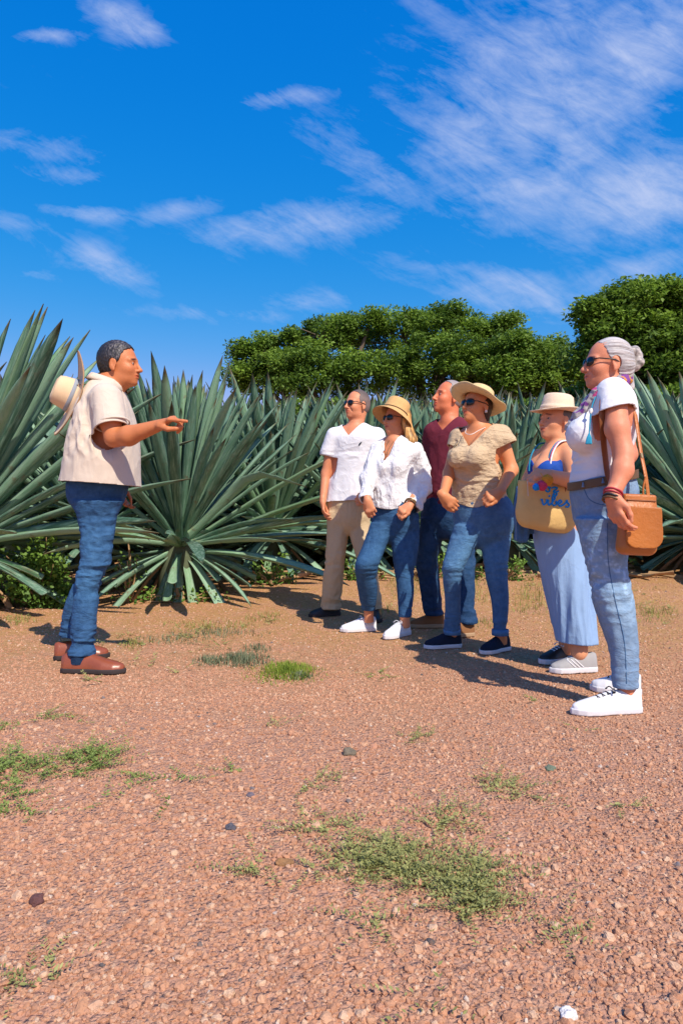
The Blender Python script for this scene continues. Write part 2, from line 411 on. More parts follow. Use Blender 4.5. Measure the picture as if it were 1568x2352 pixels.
# ------------------------------------------------------------ people
SK = dict(
 guide=material('skin_tan', (.58, .200, .078), .48, .35, .13, 26, .0010, 260, tint=True, sub=.06),
 man1=material('skin_ruddy', (.68, .265, .135), .48, .35, .13, 26, .0010, 260, tint=True, sub=.06),
 w2=material('skin_warm', (.70, .285, .145), .5, .35, .08, 14, .0006, 260, tint=True, sub=.08),
 m3=material('skin_red', (.68, .205, .095), .48, .35, .13, 26, .0010, 260, tint=True, sub=.06),
 w4=material('skin_olive', (.68, .260, .110), .5, .35, .08, 14, .0006, 260, tint=True, sub=.08),
 w5=material('skin_light', (.74, .330, .175), .5, .35, .08, 14, .0006, 260, tint=True, sub=.08),
 w6=material('skin_freckled', (.68, .255, .140), .5, .35, .16, 60, .0008, 260, tint=True, sub=.08))
M = dict(
 denim=material('denim_blue', (.026, .080, .185), .85, .2, .18, 60, .0012, 700, tint=True, bump2=.003, b2scale=40, color2=(.040, .112, .24), crease=(5.6, 0.00168, (1, 1, 2.2))),
 denim_dark=material('denim_dark', (.012, .044, .115), .85, .2, .18, 60, .0012, 700, tint=True, bump2=.003, b2scale=40, color2=(.026, .066, .15), crease=(5.6, 0.00168, (1, 1, 2.2))),
 denim_mid=material('denim_mid', (.055, .138, .275), .85, .2, .18, 60, .0012, 700, tint=True, bump2=.003, b2scale=40, color2=(.080, .178, .33), crease=(5.6, 0.00168, (1, 1, 2.2))),
 denim_pale=material('denim_pale', (.175, .275, .42), .85, .2, .18, 60, .0012, 700, tint=True, bump2=.003, b2scale=40, color2=(.225, .33, .47), crease=(5.6, 0.00168, (1, 1, 2.2))),
 linen_blue=material('chambray_blue', (.27, .41, .64), .85, .2, .08, 12, .0008, 700, bump2=.003, b2scale=18, crease=(4.3, 0.00168, (1.6, 1.6, .5))),
 khaki=material('khaki_cotton', (.60, .46, .28), .85, .2, .08, 8, .0008, 700, bump2=.004, b2scale=22, crease=(4.3, 0.00252, (1.2, 1.2, .9))),
 polo=material('beige_pique', (.66, .555, .455), .9, .2, .04, 8, .0012, 520, bump2=.003, b2scale=16, sheen=.1, crease=(3.1, 0.00280, (1.2, 1.2, .8))),
 white=material('white_jersey', (.80, .80, .83), .9, .2, .02, 8, .0006, 700, bump2=.003, b2scale=18, crease=(3.7, 0.00224, (1.1, 1.1, 1))),
 linen=material('white_linen', (.80, .80, .82), .9, .2, .03, 8, .0012, 500, bump2=.007, b2scale=30, crease=(6.2, 0.00336, (1.3, 1.3, .8))),
 maroon=material('maroon_jersey', (.150, .022, .040), .9, .2, .1, 8, .0006, 700, bump2=.003, b2scale=18, crease=(3.7, 0.00252, (1.1, 1.1, .9))),
 sand=material('sand_gauze', (.62, .46, .29), .9, .2, .06, 12, .002, 420, bump2=.009, b2scale=42, aniso=(1, 1, 2.5), crease=(6.8, 0.00280, (.8, .8, 2.2))),
 royal=material('royal_blue_knit', (.012, .07, .36), .8, .25, .1, 10, .0008, 400, crease=(5.6, 0.00140, (1, 1, 1))),
 leather_shoe=material('brown_leather', (.26, .065, .025), .38, .5, .2, 14, .001, 160, coat=.3),
 tan_shoe=material('tan_suede', (.25, .115, .050), .9, .2, .15, 14, .001, 300),
 black_shoe=material('black_leather', (.018, .018, .02), .4, .45, .2, 14, .001, 200),
 navy_shoe=material('navy_mesh', (.010, .016, .035), .85, .25, .2, 30, .0015, 700),
 white_shoe=material('white_canvas', (.80, .79, .80), .7, .3, .03, 30, .0006, 500),
 grey_shoe=material('grey_suede', (.36, .35, .35), .8, .3, .1, 30, .0006, 500),
 sole_dark=material('dark_sole', (.045, .035, .035), .8, .25, .2, 30, .001, 200),
 sole_white=material('white_rubber', (.70, .68, .70), .6, .3, .05, 30, .0004, 200),
 sole_tan=material('gum_sole', (.40, .27, .16), .7, .3, .1, 30, .0004, 200),
 lace=material('lace', (.75, .75, .77), .9, .2, .02), lace_dark=material('dark_lace', (.02, .02, .03), .9, .2, .02),
 hair_black=material('hair_black', (.020, .018, .020), .5, .5, .5, 60, .004, 90, tint=True, aniso=(1, 1, .35)),
 hair_grey=material('hair_grey', (.26, .23, .22), .6, .4, .3, 60, .003, 90, tint=True, aniso=(1, 1, .35)),
 hair_silver=material('hair_silver', (.52, .50, .50), .5, .45, .22, 40, .003, 60, tint=True, aniso=(.4, 1, 1.5)),
 hair_blonde=material('hair_blonde', (.66, .35, .11), .5, .45, .45, 50, .004, 80, tint=True, aniso=(1, 1, .2)),
 hair_brown=material('hair_brown', (.05, .025, .015), .5, .45, .4, 50, .004, 80, aniso=(1, 1, .2)),
 straw_gold=material('straw_gold', (.68, .41, .165), .8, .25, .15, 30, .002, 300, aniso=(1, 1, 5)),
 straw=material('straw', (.78, .57, .29), .8, .25, .15, 30, .002, 300, aniso=(1, 1, 5)),
 straw_pale=material('straw_pale', (.84, .64, .46), .8, .25, .08, 30, .0014, 300, aniso=(1, 1, 5)),
 palm_hat=material('palm_straw', (.76, .55, .34), .75, .25, .08, 30, .0014, 340),
 palm_edge=material('palm_straw_edge', (.40, .24, .13), .8, .25, .12, 30, .001, 300),
 band=material('hat_band', (.10, .05, .03), .8, .3, .1), band_blue=material('hat_band_grey', (.30, .33, .38), .8, .3, .1),
 glass=material('dark_lens', (.006, .006, .008), .12, .6, .02), frame=material('dark_frame', (.012, .01, .01), .35, .5, .02),
 eye=material('eye', (.36, .33, .32), .2, .5, .02, tint=True),
 brown_leather=material('belt_leather', (.14, .075, .030), .5, .4, .15, 30, .0008, 200),
 bag=material('cognac_leather', (.42, .130, .024), .42, .45, .16, 9, .0015, 120, bump2=.003, b2scale=14, color2=(.48, .160, .032), crease=(5.6, 0.00084, (1, 1, 1))),
 bag_dark=material('cognac_leather_strap', (.23, .075, .022), .5, .4, .2, 20, .0012, 150),
 metal=material('brass', (.45, .35, .18), .35, .5, .05, metal=.8),
 bead_red=material('red_beads', (.42, .03, .05), .5, .4, .2, 80), pearl=material('pearl', (.8, .76, .7), .3, .5, .02),
 teal=material('teal_yarn', (.03, .27, .42), .9, .2, .15, 60), pink=material('pink_yarn', (.66, .06, .14), .9, .2, .2, 80, .003, 160),
 orange=material('orange_yarn', (.74, .30, .035), .9, .2, .2, 80, .003, 160), blue=material('blue_yarn', (.02, .30, .80), .9, .2, .1, 80, .001, 300),
 jute=material('jute', (.82, .54, .205), .85, .2, .1, 20, .003, 260, aniso=(1, 1, 4), bump2=.004, b2scale=12, crease=(4.3, 0.00140, (1, 1, 1))),
 emblem=material('embroidered_emblem', (.02, .03, .05), .8, .3, .02), button=material('button', (.55, .5, .45), .5, .4, .02),
 nail=material('nail', (.70, .40, .33), .35, .5, .02))

def frame_of(F, pitch=0, roll=0):
    F = unit(np.array([F[0], F[1], 0.])); L = np.array([-F[1], F[0], 0.]); U = np.array([0, 0, 1.])
    p = R(pitch); F2 = F*math.cos(p)+U*math.sin(p); U2 = np.cross(F2, L)
    r = R(roll); L2 = L*math.cos(r)+U2*math.sin(r); U3 = np.cross(F2, L2)
    return F2, L2, U3

class Head:
    def __init__(s, o, F, pitch=0, sc=1., roll=0, fem=0):
        s.o = np.asarray(o, float); s.s = sc; s.F, s.L, s.U = frame_of(F, pitch, roll); s.M = np.stack([s.F, s.L, s.U], 1); s.fem = fem
    def w(s, x, y, z): return s.o+s.s*(x*s.F+y*s.L+z*s.U)
    def loc(s, V): return (V-s.o)@s.M/s.s
    def E(s, c, r, rot=None):
        M_ = s.M if rot is None else s.M@rot
        return ell(s.w(*c), [q*s.s for q in r], M_)
    def C(s, a, b, ra, rb, n=None, k=1.): return cone(s.w(*a), s.w(*b), ra*s.s, rb*s.s, None if n is None else s.M@np.array(n, float), k)
    def build(s, v, smile=0):
        f = s.fem
        v.add(s.E((-.010, 0, .034), (.099, .076, .088)), .02)
        v.add(s.E((.026, 0, -.028), (.066, .060-.006*f, .088)), .03)
        v.add(s.E((.030, 0, -.078), (.052-.003*f, .050-.012*f, .034-.003*f)), .03)
        v.add(s.E((.074, 0, -.099), (.020, .021-.004*f, .017)), .022)
        v.add(s.E((.070, 0, -.060), (.028, .030, .030)), .02)
        for y in (-1, 1):
            v.add(s.E((.057, y*.036, -.030), (.030, .024, .026)), .025)
            v.add(s.C((.086, y*.010, .020), (.074, y*.046, .016), .011-.003*f, .009-.002*f), .016)
            v.add(s.E((.099, y*.030, -.001), (.017, .018, .0125)), .012, sub=True)
            v.add(s.E((.0765, y*.031, -.002), (.0135, .0145, .0125)), .004)
        v.add(s.C((.092, 0, .010), (.112, 0, -.030), .0075, .0105), .012)
        v.add(s.E((.115, 0, -.036), (.012, .011, .010)), .008)
        for y in (-1, 1): v.add(s.E((.101, y*.0125, -.039), (.010, .0068, .0075)), .006)
        v.add(s.E((.0945, 0, -.0605), (.010, .024, .0052)), .006)
        v.add(s.E((.0935, 0, -.0720), (.010, .020, .0065)), .006)
        v.add(s.E((.106, 0, -.0655), (.012, .023+.004*smile, .0020)), .004, sub=True)
        if smile:
            for y in (-1, 1): v.add(s.C((.088, y*.030, -.044), (.078, y*.038, -.066), .002, .002), .010, sub=True)
        for y in (-1, 1):
            a = R(12)
            rot = np.array([[math.cos(a), 0, math.sin(a)], [0, 1, 0], [-math.sin(a), 0, math.cos(a)]])
            v.add(s.E((-.008, y*.077, -.008), (.019, .008, .033), rot), .006)
            v.add(s.E((-.002, y*.086, -.004), (.009, .006, .017), rot), .006, sub=True)
            v.add(s.E((-.004, y*.078, -.036), (.008, .006, .010)), .006)
    def tint(s, V, brow=(.25, .2, .2), lip=(1., .50, .50), stub=0, hide=False):
        q = s.loc(V); x, y, z = q.T; T = np.ones((len(V), 3))
        def mixin(m, c):
            nonlocal T
            T = T*(1-m[:, None])+np.array(c)*m[:, None]*T
        front = sstep(.05, .07, x)
        lipm = front*np.exp(-((z+.0665)/.0085)**4)*np.exp(-(y/.024)**4)*sstep(.082, .090, x)
        mixin(lipm*.9, lip)
        mixin(front*sstep(.082, .09, x)*np.exp(-((z+.0655)/.0026)**2-(y/.020)**4)*.8, (.40, .28, .28))
        mixin(front*sstep(.09, .095, x)*np.exp(-((z+.045)/.003)**2-((np.abs(y)-.011)/.005)**2)*.8, (.4, .28, .25))
        bz = .0225+.004*np.cos(np.abs(y)*60)
        br = front*np.exp(-((z-bz)/.005)**4)*np.exp(-((np.abs(y)-.031)/.019)**6)
        mixin(br, brow)
        if not hide:
            ey = front*np.exp(-((z+.002)/.0042)**4)*np.exp(-((np.abs(y)-.031)/.0135)**4)*sstep(.078, .084, x)
            mixin(ey, (.32, .25, .25))
        mixin(np.exp(-((x-.06)/.04)**2-((np.abs(y)-.042)/.018)**2-((z+.032)/.022)**2)*.5, (1., .82, .8))
        if stub: mixin(stub*sstep(-.03, -.055, z)*sstep(.0, .04, x)*(1-lipm), (.72, .66, .68))
        inside = (x > -.12) & (x < .14) & (np.abs(y) < .1) & (z > -.13) & (z < .14)
        T[~inside] = 1
        return T

def hand(v, wr, D, N, side, curl=.5, sc=1., index=None, thumb=.5, spread=.1, k=.005):
    """D fingers' direction, N out of the palm, side=+1/-1 puts the thumb on +-cross(N,D)"""
    D = unit(D); N = unit(N-np.dot(N, D)*D) if True else N; S = np.cross(N, D)*side
    wr = np.asarray(wr, float)
    c = lambda x, s_, n: wr+sc*(x*D+s_*S+n*N)
    v.add(cone(c(-.02, 0, 0), c(.02, 0, 0), .024*sc, .026*sc, N, .72), .012)
    v.add(cone(c(.020, .006, 0), c(.070, .016, 0), .022*sc, .019*sc, N, .62), .014)
    v.add(cone(c(.020, -.006, 0), c(.066, -.020, 0), .020*sc, .017*sc, N, .62), .014)
    for i, (off, ln, r) in enumerate(((.030, .94, .0088), (.0105, 1.03, .0090), (-.0095, .97, .0086), (-.028, .78, .0076))):
        cu = curl[i] if isinstance(curl, (list, tuple)) else curl*(1+.12*i)
        if index is not None and i == 0: cu = 1.
        p = c(.078-abs(off)*.25-(.006 if i == 3 else 0), off, 0); a = 0
        d0 = unit(D+S*off*spread*30*.5)
        for seg, (l, bend) in enumerate(((.043, .9), (.027, 1.15), (.021, .8))):
            a += index[seg] if index is not None and i == 0 else cu*bend
            dr = d0*math.cos(a)+N*math.sin(a)
            q = p+dr*l*ln*sc
            v.add(cone(p, q, r*sc*(1-.07*seg), r*sc*(1-.07*(seg+1))), k if seg else .009)
            p = q
    p0 = c(.012, .022, .006); p1 = c(.046, .045-.012*thumb, .014+.022*thumb); p2 = c(.078, .050-.026*thumb, .018+.034*thumb); p3 = c(.103, .048-.036*thumb, .020+.036*thumb)
    v.add(cone(p0, p1, .015*sc, .012*sc), .014); v.add(cone(p1, p2, .0112*sc, .0100*sc), .006); v.add(cone(p2, p3, .0100*sc, .0078*sc), .005)

def chain(v, pts, rs, k=.03):
    for i in range(len(pts)-1): v.add(cone(pts[i], pts[i+1], rs[i], rs[i+1]), k)

def shirt_neck(c, F, zf, slope, zback):
    F = unit(np.array([F[0], F[1], 0.])); L = np.array([-F[1], F[0], 0.])
    def g(V):
        q = V-c; f = q@F; l = np.abs(q@L); vv = zf+slope*l
        thr = np.where(f > 0, vv, np.maximum(zback, vv)); t = sstep(-.03, .01, f)
        thr = np.maximum(zback, vv)*(1-t)+vv*t
        return V[:, 2]-thr
    return g
def plane(p, n): p = np.asarray(p, float); n = unit(n); return lambda V: (V-p)@n
def gmax(*gs): return lambda V: np.max([g(V) for g in gs], 0)
def tube_only(g, a, b, r):
    """apply g only near the segment a-b (a sleeve)"""
    a = np.asarray(a, float); b = np.asarray(b, float); ba = b-a; L2 = ba@ba
    def h(V):
        t = np.clip(((V-a)@ba)/L2, 0, 1); d = np.linalg.norm(V-a-t[:, None]*ba, axis=1)
        return np.where(d < r, g(V), -1.)
    return h

def folds(V, Q, spec, seed=0):
    """spec: list of (weight function, amplitude, scale xyz); ridged noise along the normals"""
    N = vnormals(V, Q); D = np.zeros(len(V))
    for i, (w, amp, sc) in enumerate(spec):
        n = fbm(V*np.array(sc)+seed*3.1+i*7.7, 3)
        D += w(V)*amp*((1-np.abs(n)*2.6)-.62)
    return V+N*D[:, None]
def band_z(z0, s): return lambda V: np.exp(-((V[:, 2]-z0)/s)**2)
def all_w(V): return np.ones(len(V))

def zof(v, d): return CAMH-(v-1176)/1568*d

def tube_mesh(pts, rs, n=8, closed=False, flat=None, s=1., cap=True):
    pts = [np.asarray(p, float) for p in pts]; m = len(pts); V = []; F = []
    if not hasattr(rs, '__len__'): rs = [rs]*m
    ref = None
    for i, p in enumerate(pts):
        if closed: t = unit(pts[(i+1) % m]-pts[i-1])
        else: t = unit(pts[min(i+1, m-1)]-pts[max(i-1, 0)])
        if flat is not None: ref = unit(np.asarray(flat, float)-np.dot(flat, t)*t)
        elif ref is None:
            ref = unit(np.cross(t, [0, 0, 1.] if abs(t[2]) < .9 else [1., 0, 0]))
        else: ref = unit(ref-np.dot(ref, t)*t)
        o = np.cross(t, ref)
        for j in range(n):
            a = 2*math.pi*j/n; V.append(p+rs[i]*(math.cos(a)*ref*s+math.sin(a)*o))
    for i in range(m if closed else m-1):
        for j in range(n):
            a, b = i*n+j, i*n+(j+1) % n; c = ((i+1) % m)*n
            F.append((a, b, c+(j+1) % n, c+j))
    V = np.array(V); F = np.array(F)
    return V, F
def smooth_path(pts, n=40, closed=False):
    pts = np.asarray(pts, float)
    if closed: pts = np.concatenate([pts, pts[:1]])
    t = np.concatenate([[0], np.cumsum(np.linalg.norm(np.diff(pts, axis=0), axis=1))])
    tt = np.linspace(0, t[-1], n+(1 if closed else 0))
    out = np.stack([hermite(t, pts[:, k], tt) for k in range(3)], 1)
    return out[:-1] if closed else out
def join(*ms):
    V = []; F = []; o = 0
    for v, f in ms: V.append(v); F.append(np.asarray(f)+o); o += len(v)
    return np.concatenate(V), np.concatenate(F)

def shoe(root, heel, toe, w, m_up, m_sole, kind='sneaker', h=.004, name='shoe', lace=None, label=None, sole_h=.028):
    heel = np.asarray(heel, float); toe = np.asarray(toe, float); ln = np.linalg.norm(toe-heel); D = (toe-heel)/ln; S = np.array([-D[1], D[0], 0.])
    mid = (heel+toe)/2
    lo = np.minimum(heel, toe)-.06; hi = np.maximum(heel, toe)+.06; lo[2] = -.01; hi[2] = .16
    t_ = [-.02, .0, .06, .25, .45, .68, .86, .96, 1.02]
    wt = np.array([.15, .55, .78, .82, .78, 1.0, .90, .55, .1])*w/2
    ht = {'sneaker': [.06, .080, .086, .082, .076, .054, .040, .032, .02], 'loafer': [.06, .078, .084, .088, .084, .060, .046, .036, .02]}[kind]
    ht = np.array(ht)
    def fn(X, Y, Z):
        x, y = X-heel[0], Y-heel[1]; t = (x*D[0]+y*D[1])/ln; s_ = np.abs(x*S[0]+y*S[1]); W = np.interp(t, t_, wt); H = np.interp(t, t_, ht)
        z = Z-.012
        q = (s_/W)**2.3+(np.abs(z)/H)**2.0
        d = (q**(1/2.1)-1)*np.minimum(W, H)
        d = np.maximum(d, .014-Z)
        return np.maximum(d, np.maximum(-t*ln-.002, (t-1.0)*ln))
    v = Vol(lo, hi, h); v.add((fn, lo, hi), .002)
    V, Q = v.mesh(2)
    up = link(name, make_mesh(name, V, Q, m_up), root)
    if label: up['label'] = label
    vs = Vol(lo, hi, h*.9)
    def fs(X, Y, Z):
        x, y = X-heel[0], Y-heel[1]; t = (x*D[0]+y*D[1])/ln; s_ = np.abs(x*S[0]+y*S[1]); W = np.interp(t, t_, wt)+.004
        d2 = np.maximum(s_-W, np.maximum(-t*ln-.006, (t-1)*ln-.008))
        zc = sole_h/2-.002; return np.maximum(d2, np.abs(Z-zc)-sole_h/2)
    vs.add((fs, lo, hi), .002); V, Q = vs.mesh(2)
    link('sole', make_mesh('sole', V, Q, m_sole), up)
    if lace:
        ms = []
        for i in range(4):
            t = .40+i*.075; Hc = np.interp(t, t_, ht)+.013; ww = .020
            a = heel+D*ln*t+S*ww+np.array([0, 0, Hc-.006]); b = heel+D*ln*(t+.03)-S*ww+np.array([0, 0, Hc-.009]); m_ = (a+b)/2+np.array([0, 0, .004])
            ms.append(tube_mesh([a, m_, b], .0028, 6))
            a2 = heel+D*ln*t-S*ww+np.array([0, 0, Hc-.006]); b2 = heel+D*ln*(t+.03)+S*ww+np.array([0, 0, Hc-.009])
            ms.append(tube_mesh([a2, (a2+b2)/2+np.array([0, 0, .005]), b2], .0028, 6))
        for sg in (-1, 1):
            c0 = heel+D*ln*.40+np.array([0, 0, np.interp(.4, t_, ht)+.016])
            ms.append(tube_mesh(smooth_path([c0, c0+S*sg*.02+D*.005+[0, 0, .008], c0+S*sg*.038+D*.012+[0, 0, -.006], c0+S*sg*.02+D*.015], 9), .0024, 5))
        V, F = join(*ms); link('lace', make_mesh('lace', V, F, lace), up)
    return up

def sunglasses(root, hd, wrap=.0, w=1.):
    ms = []
    o = 0; fr = []
    for y in (-1, 1):
        pts = []
        n = 20; V = []; F = []
        for ring, (rr, dx) in enumerate(((1, 0), (.93, .003), (.6, .006), (0.02, .0075))):
            for j in range(n):
                a = 2*math.pi*j/n; ca, sa = math.cos(a), math.sin(a)
                ca = math.copysign(abs(ca)**.75, ca); sa = math.copysign(abs(sa)**.75, sa)
                yy = .0305+.0265*w*rr*ca; zz = .001+.0185*w*rr*sa
                V.append(hd.w(.1005+dx-(yy-.012)**2*6-.002*0, y*yy, zz))
        for k in range(3):
            for j in range(n): F.append((k*n+j, k*n+(j+1) % n, (k+1)*n+(j+1) % n, (k+1)*n+j))
        ms.append((np.array(V), np.array(F)))
        fr.append(tube_mesh([V[j] for j in range(n)], .0026*hd.s, 6, closed=True))
        fr.append(tube_mesh([hd.w(.090, y*.056, .008), hd.w(.07, y*.072, .010), hd.w(.0, y*.083, .006), hd.w(-.02, y*.083, -.004)], .0030*hd.s, 6))
    fr.append(tube_mesh([hd.w(.101, -.006, .006), hd.w(.105, 0, .008), hd.w(.101, .006, .006)], .0026*hd.s, 6))
    V, F = join(*fr); g = link('sunglasses', make_mesh('sunglasses', V, F, M['frame']), root)
    for v_, f_ in ms: link('lens', make_mesh('lens', v_, f_, M['glass']), g)

def eyes(root, hd):
    for y in (-1, 1):
        V = []; F = []; n = 12; m = 8; T = []
        for i in range(m+1):
            th = math.pi*i/m
            for j in range(n):
                ph = 2*math.pi*j/n; x, a, b = math.cos(th), math.sin(th)*math.cos(ph), math.sin(th)*math.sin(ph)
                V.append(hd.w(.0795+.0118*x, y*.031+.0118*a, -.002+.0095*b)); T.append((.10, .05, .03) if th < .62 else (1, 1, 1))
        for i in range(m):
            for j in range(n): F.append((i*n+j, i*n+(j+1) % n, (i+1)*n+(j+1) % n, (i+1)*n+j))
        link('eye', make_mesh('eye', np.array(V), np.array(F), M['eye'], cols=np.array(T)), root)

def lathe_hat(c, U, F, prof, n=72, wob=None, thick=.004, squash=1.):
    """prof: (radius, height) from the crown's centre to the brim's edge"""
    U = unit(U); F = unit(np.asarray(F, float)-np.dot(F, U)*U); L = np.cross(U, F); c = np.asarray(c, float)
    V = []; T = []
    for side in (0, 1):
        for i, (r, z) in enumerate(prof):
            for j in range(n):
                a = 2*math.pi*j/n; fx, fy = math.cos(a), math.sin(a)
                rr, zz = r, z-(thick if side else 0)
                if side and i < 6: rr = max(r-thick, 0)
                dz = wob(a, r) if wob else 0
                V.append(c+F*rr*fx+L*rr*fy*squash+U*(zz+dz))
    m = len(prof); Fc = []
    for side in (0, 1):
        for i in range(m-1):
            for j in range(n):
                a, b = (side*m+i)*n+j, (side*m+i)*n+(j+1) % n; q = (a, b, b+n, a+n)
                Fc.append(q if side else q[::-1])
    for j in range(n):
        a, b = (m-1)*n+j, (m-1)*n+(j+1) % n; Fc.append((b, a, a+m*n, b+m*n))
    return np.array(V), np.array(Fc)
def hat_band(c, U, F, r, z, h, mat, parent, squash=1., slope=0.):
    U = unit(U); F = unit(np.asarray(F, float)-np.dot(F, U)*U); L = np.cross(U, F); V = []; Fc = []; n = 60
    pr = [(r+.001, z), (r+.003, z+.001), (r+.003-slope*h, z+h), (r-slope*h, z+h+.001)]
    for (rr, zz) in pr:
        for j in range(n):
            a = 2*math.pi*j/n; V.append(np.asarray(c)+F*rr*math.cos(a)+L*rr*math.sin(a)*squash+U*zz)
    for i in range(3):
        for j in range(n): Fc.append((i*n+j, i*n+(j+1) % n, (i+1)*n+(j+1) % n, (i+1)*n+j))
    return link('hat_band', make_mesh('hat_band', np.array(V), np.array(Fc), mat), parent)

def person(label, loc, group=None):
    r = empty('person', (loc[0], loc[1], 0)); tag(r, label, 'person', group); return r
class Bag:
    """collects shapes, then builds the volume round them"""
    def __init__(s): s.p = []
    def add(s, prim, k=.02, sub=False): s.p.append((prim, k, sub)); return s
    def vol(s, h, zones=()):
        lo, hi = bounds(*[p[0] for p in s.p if not p[2]]); v = Vol(lo, hi, h, zones)
        for p, k, sub in s.p: v.add(p, k, sub)
        return v
def body_zones(hd, hands, h=.0035, hh=.0035):
    z = [(hd.o-.135*hd.s, hd.o+.135*hd.s, h)]
    for c in hands: z.append((np.asarray(c)-.085, np.asarray(c)+.085, hh))
    return z
def finish_body(root, v, skin, tintf, hd, hands=(), h=.010, hh=.0040, smooth=1):
    V, Q = v.vol(h, body_zones(hd, hands, hh, hh)).mesh(smooth); T = tintf(V)
    return link('body', make_mesh('body', V, Q, skin, cols=T), root)
def garment(root, name, v, mat, cuts=None, fold=None, hem=.006, smooth=2, cols=None, seed=0, label=None):
    V, Q = v.mesh(smooth)
    if fold: V = folds(V, Q, fold, seed)
    if cuts: V, Q = cut(V, Q, cuts, hem)
    o = link(name, make_mesh(name, V, Q, mat, cols=cols(V) if cols else (np.ones((len(V), 3)) if name in ('jeans', 'trousers') else None)), root)
    if label: o['label'] = label
    return o
def bounds(*prims):
    return np.min([p[1] for p in prims], 0)-.03, np.max([p[2] for p in prims], 0)+.03
def gvol(prims, h, k=.02):
    lo, hi = bounds(*[p[0] if isinstance(p[0], tuple) else p for p in prims]); v = Vol(lo, hi, h)
    for p in prims:
        if isinstance(p[0], tuple): v.add(p[0], p[1])
        else: v.add(p, k)
    return v
def hair_short(hd, top=.010, hx=.060, hz=.055, nape=-.045, side=.016, seed=0, recede=0):
    """hair cap: grown cranium minus the face"""
    v = Vol(hd.o-.16*hd.s, hd.o+.16*hd.s, .0034)
    v.add(hd.E((-.014, 0, .036), (.099+top*.7, .077+top*.45, .088+top)), .01)
    v.add(hd.E((-.050, 0, -.010), (.060, .066, .060)), .02)
    def g(V):
        x, y, z = hd.loc(V).T; ay = np.abs(y)
        line = np.interp(z, [-.08, -.03, .0, .03, .05, .075, .11], [-.04, -.022, side, .035, .040-recede*.3, hx-recede, hx+.01-recede])
        line = line+.012*sstep(.03, .06, ay)*sstep(.05, .08, z)*(-1)+.004*vnoise(V*160+seed)
        ear = .024-np.sqrt((x+.008)**2+(z+.008)**2*.55)   # skin round the ear
        return np.maximum(np.maximum(x-line, nape-z-.01*ay), np.where(ay > .05, ear, -1))
    return v, g
def jeans_tint(knee_z, F, amt=.35):
    def f(V):
        n = fbm(V*np.array([9, 9, 5]), 3)
        fade = np.exp(-((V[:, 2]-.62)/.17)**2)*.5+np.exp(-((V[:, 2]-knee_z)/.09)**2)*.5
        k = 1+amt*fade*(1+n)
        seam = 1
        return np.stack([k, k, 1+(k-1)*.7], 1)*seam
    return f
def seam_line(parent, pts, mat, r=.0016, name='seam'):
    V, F = tube_mesh(smooth_path(pts, 30), r, 5); return link(name, make_mesh(name, V, F, mat), parent)

# ------------------------------------------------------------ ground
def gz(x, y):
    """height of the ground"""
    x = np.asarray(x, float); y = np.asarray(y, float)
    p = np.stack([x.ravel(), y.ravel(), 0*x.ravel()], 1)
    n = (fbm(p*.9+3, 3)*.016*sstep(0, 1.5, y.ravel()*0+2)).reshape(x.shape)
    fade = sstep(1.6, 5.2, y)
    bank = .10*sstep(5.9, 7.2, y+.12*x)*sstep(30, 8, y)+.30*sstep(8.6, 11.5, y)
    near = (fbm(p*5+9, 3)*.008).reshape(x.shape)
    flat = np.exp(-(((y-3.9)/2.0)**4))*np.clip(1-np.abs(x)/4, 0, 1)
    return bank+(n+near)*(1-.85*flat)-.006*flat
def grid_mesh(xs, ys, f):
    X, Y = np.meshgrid(xs, ys); Z = f(X, Y); V = np.stack([X, Y, Z], 2).reshape(-1, 3); n = len(xs)
    i, j = np.meshgrid(np.arange(len(ys)-1), np.arange(n-1), indexing='ij'); a = (i*n+j).ravel()
    return V, np.stack([a, a+1, a+n+1, a+n], 1)
def graded(a, b, s0, g, mx):
    o = [a]; s = s0
    while o[-1] < b: o.append(o[-1]+s); s = min(s*g, mx)
    return o
ys = [-60, -30, -14, -7, -4, -2.5, -1.5, -.8, -.3]+graded(0, 9, .018, 1.012, .09)+[12, 15, 18, 22, 27, 35, 45, 60, 90, 140, 220, 340, 500, 800]
hx = graded(0, 5.5, .022, 1.012, .12)+[7, 9, 12, 16, 22, 30, 45, 70, 110, 180, 300, 500, 800]
xs = [-q for q in hx[::-1]]+hx[1:]
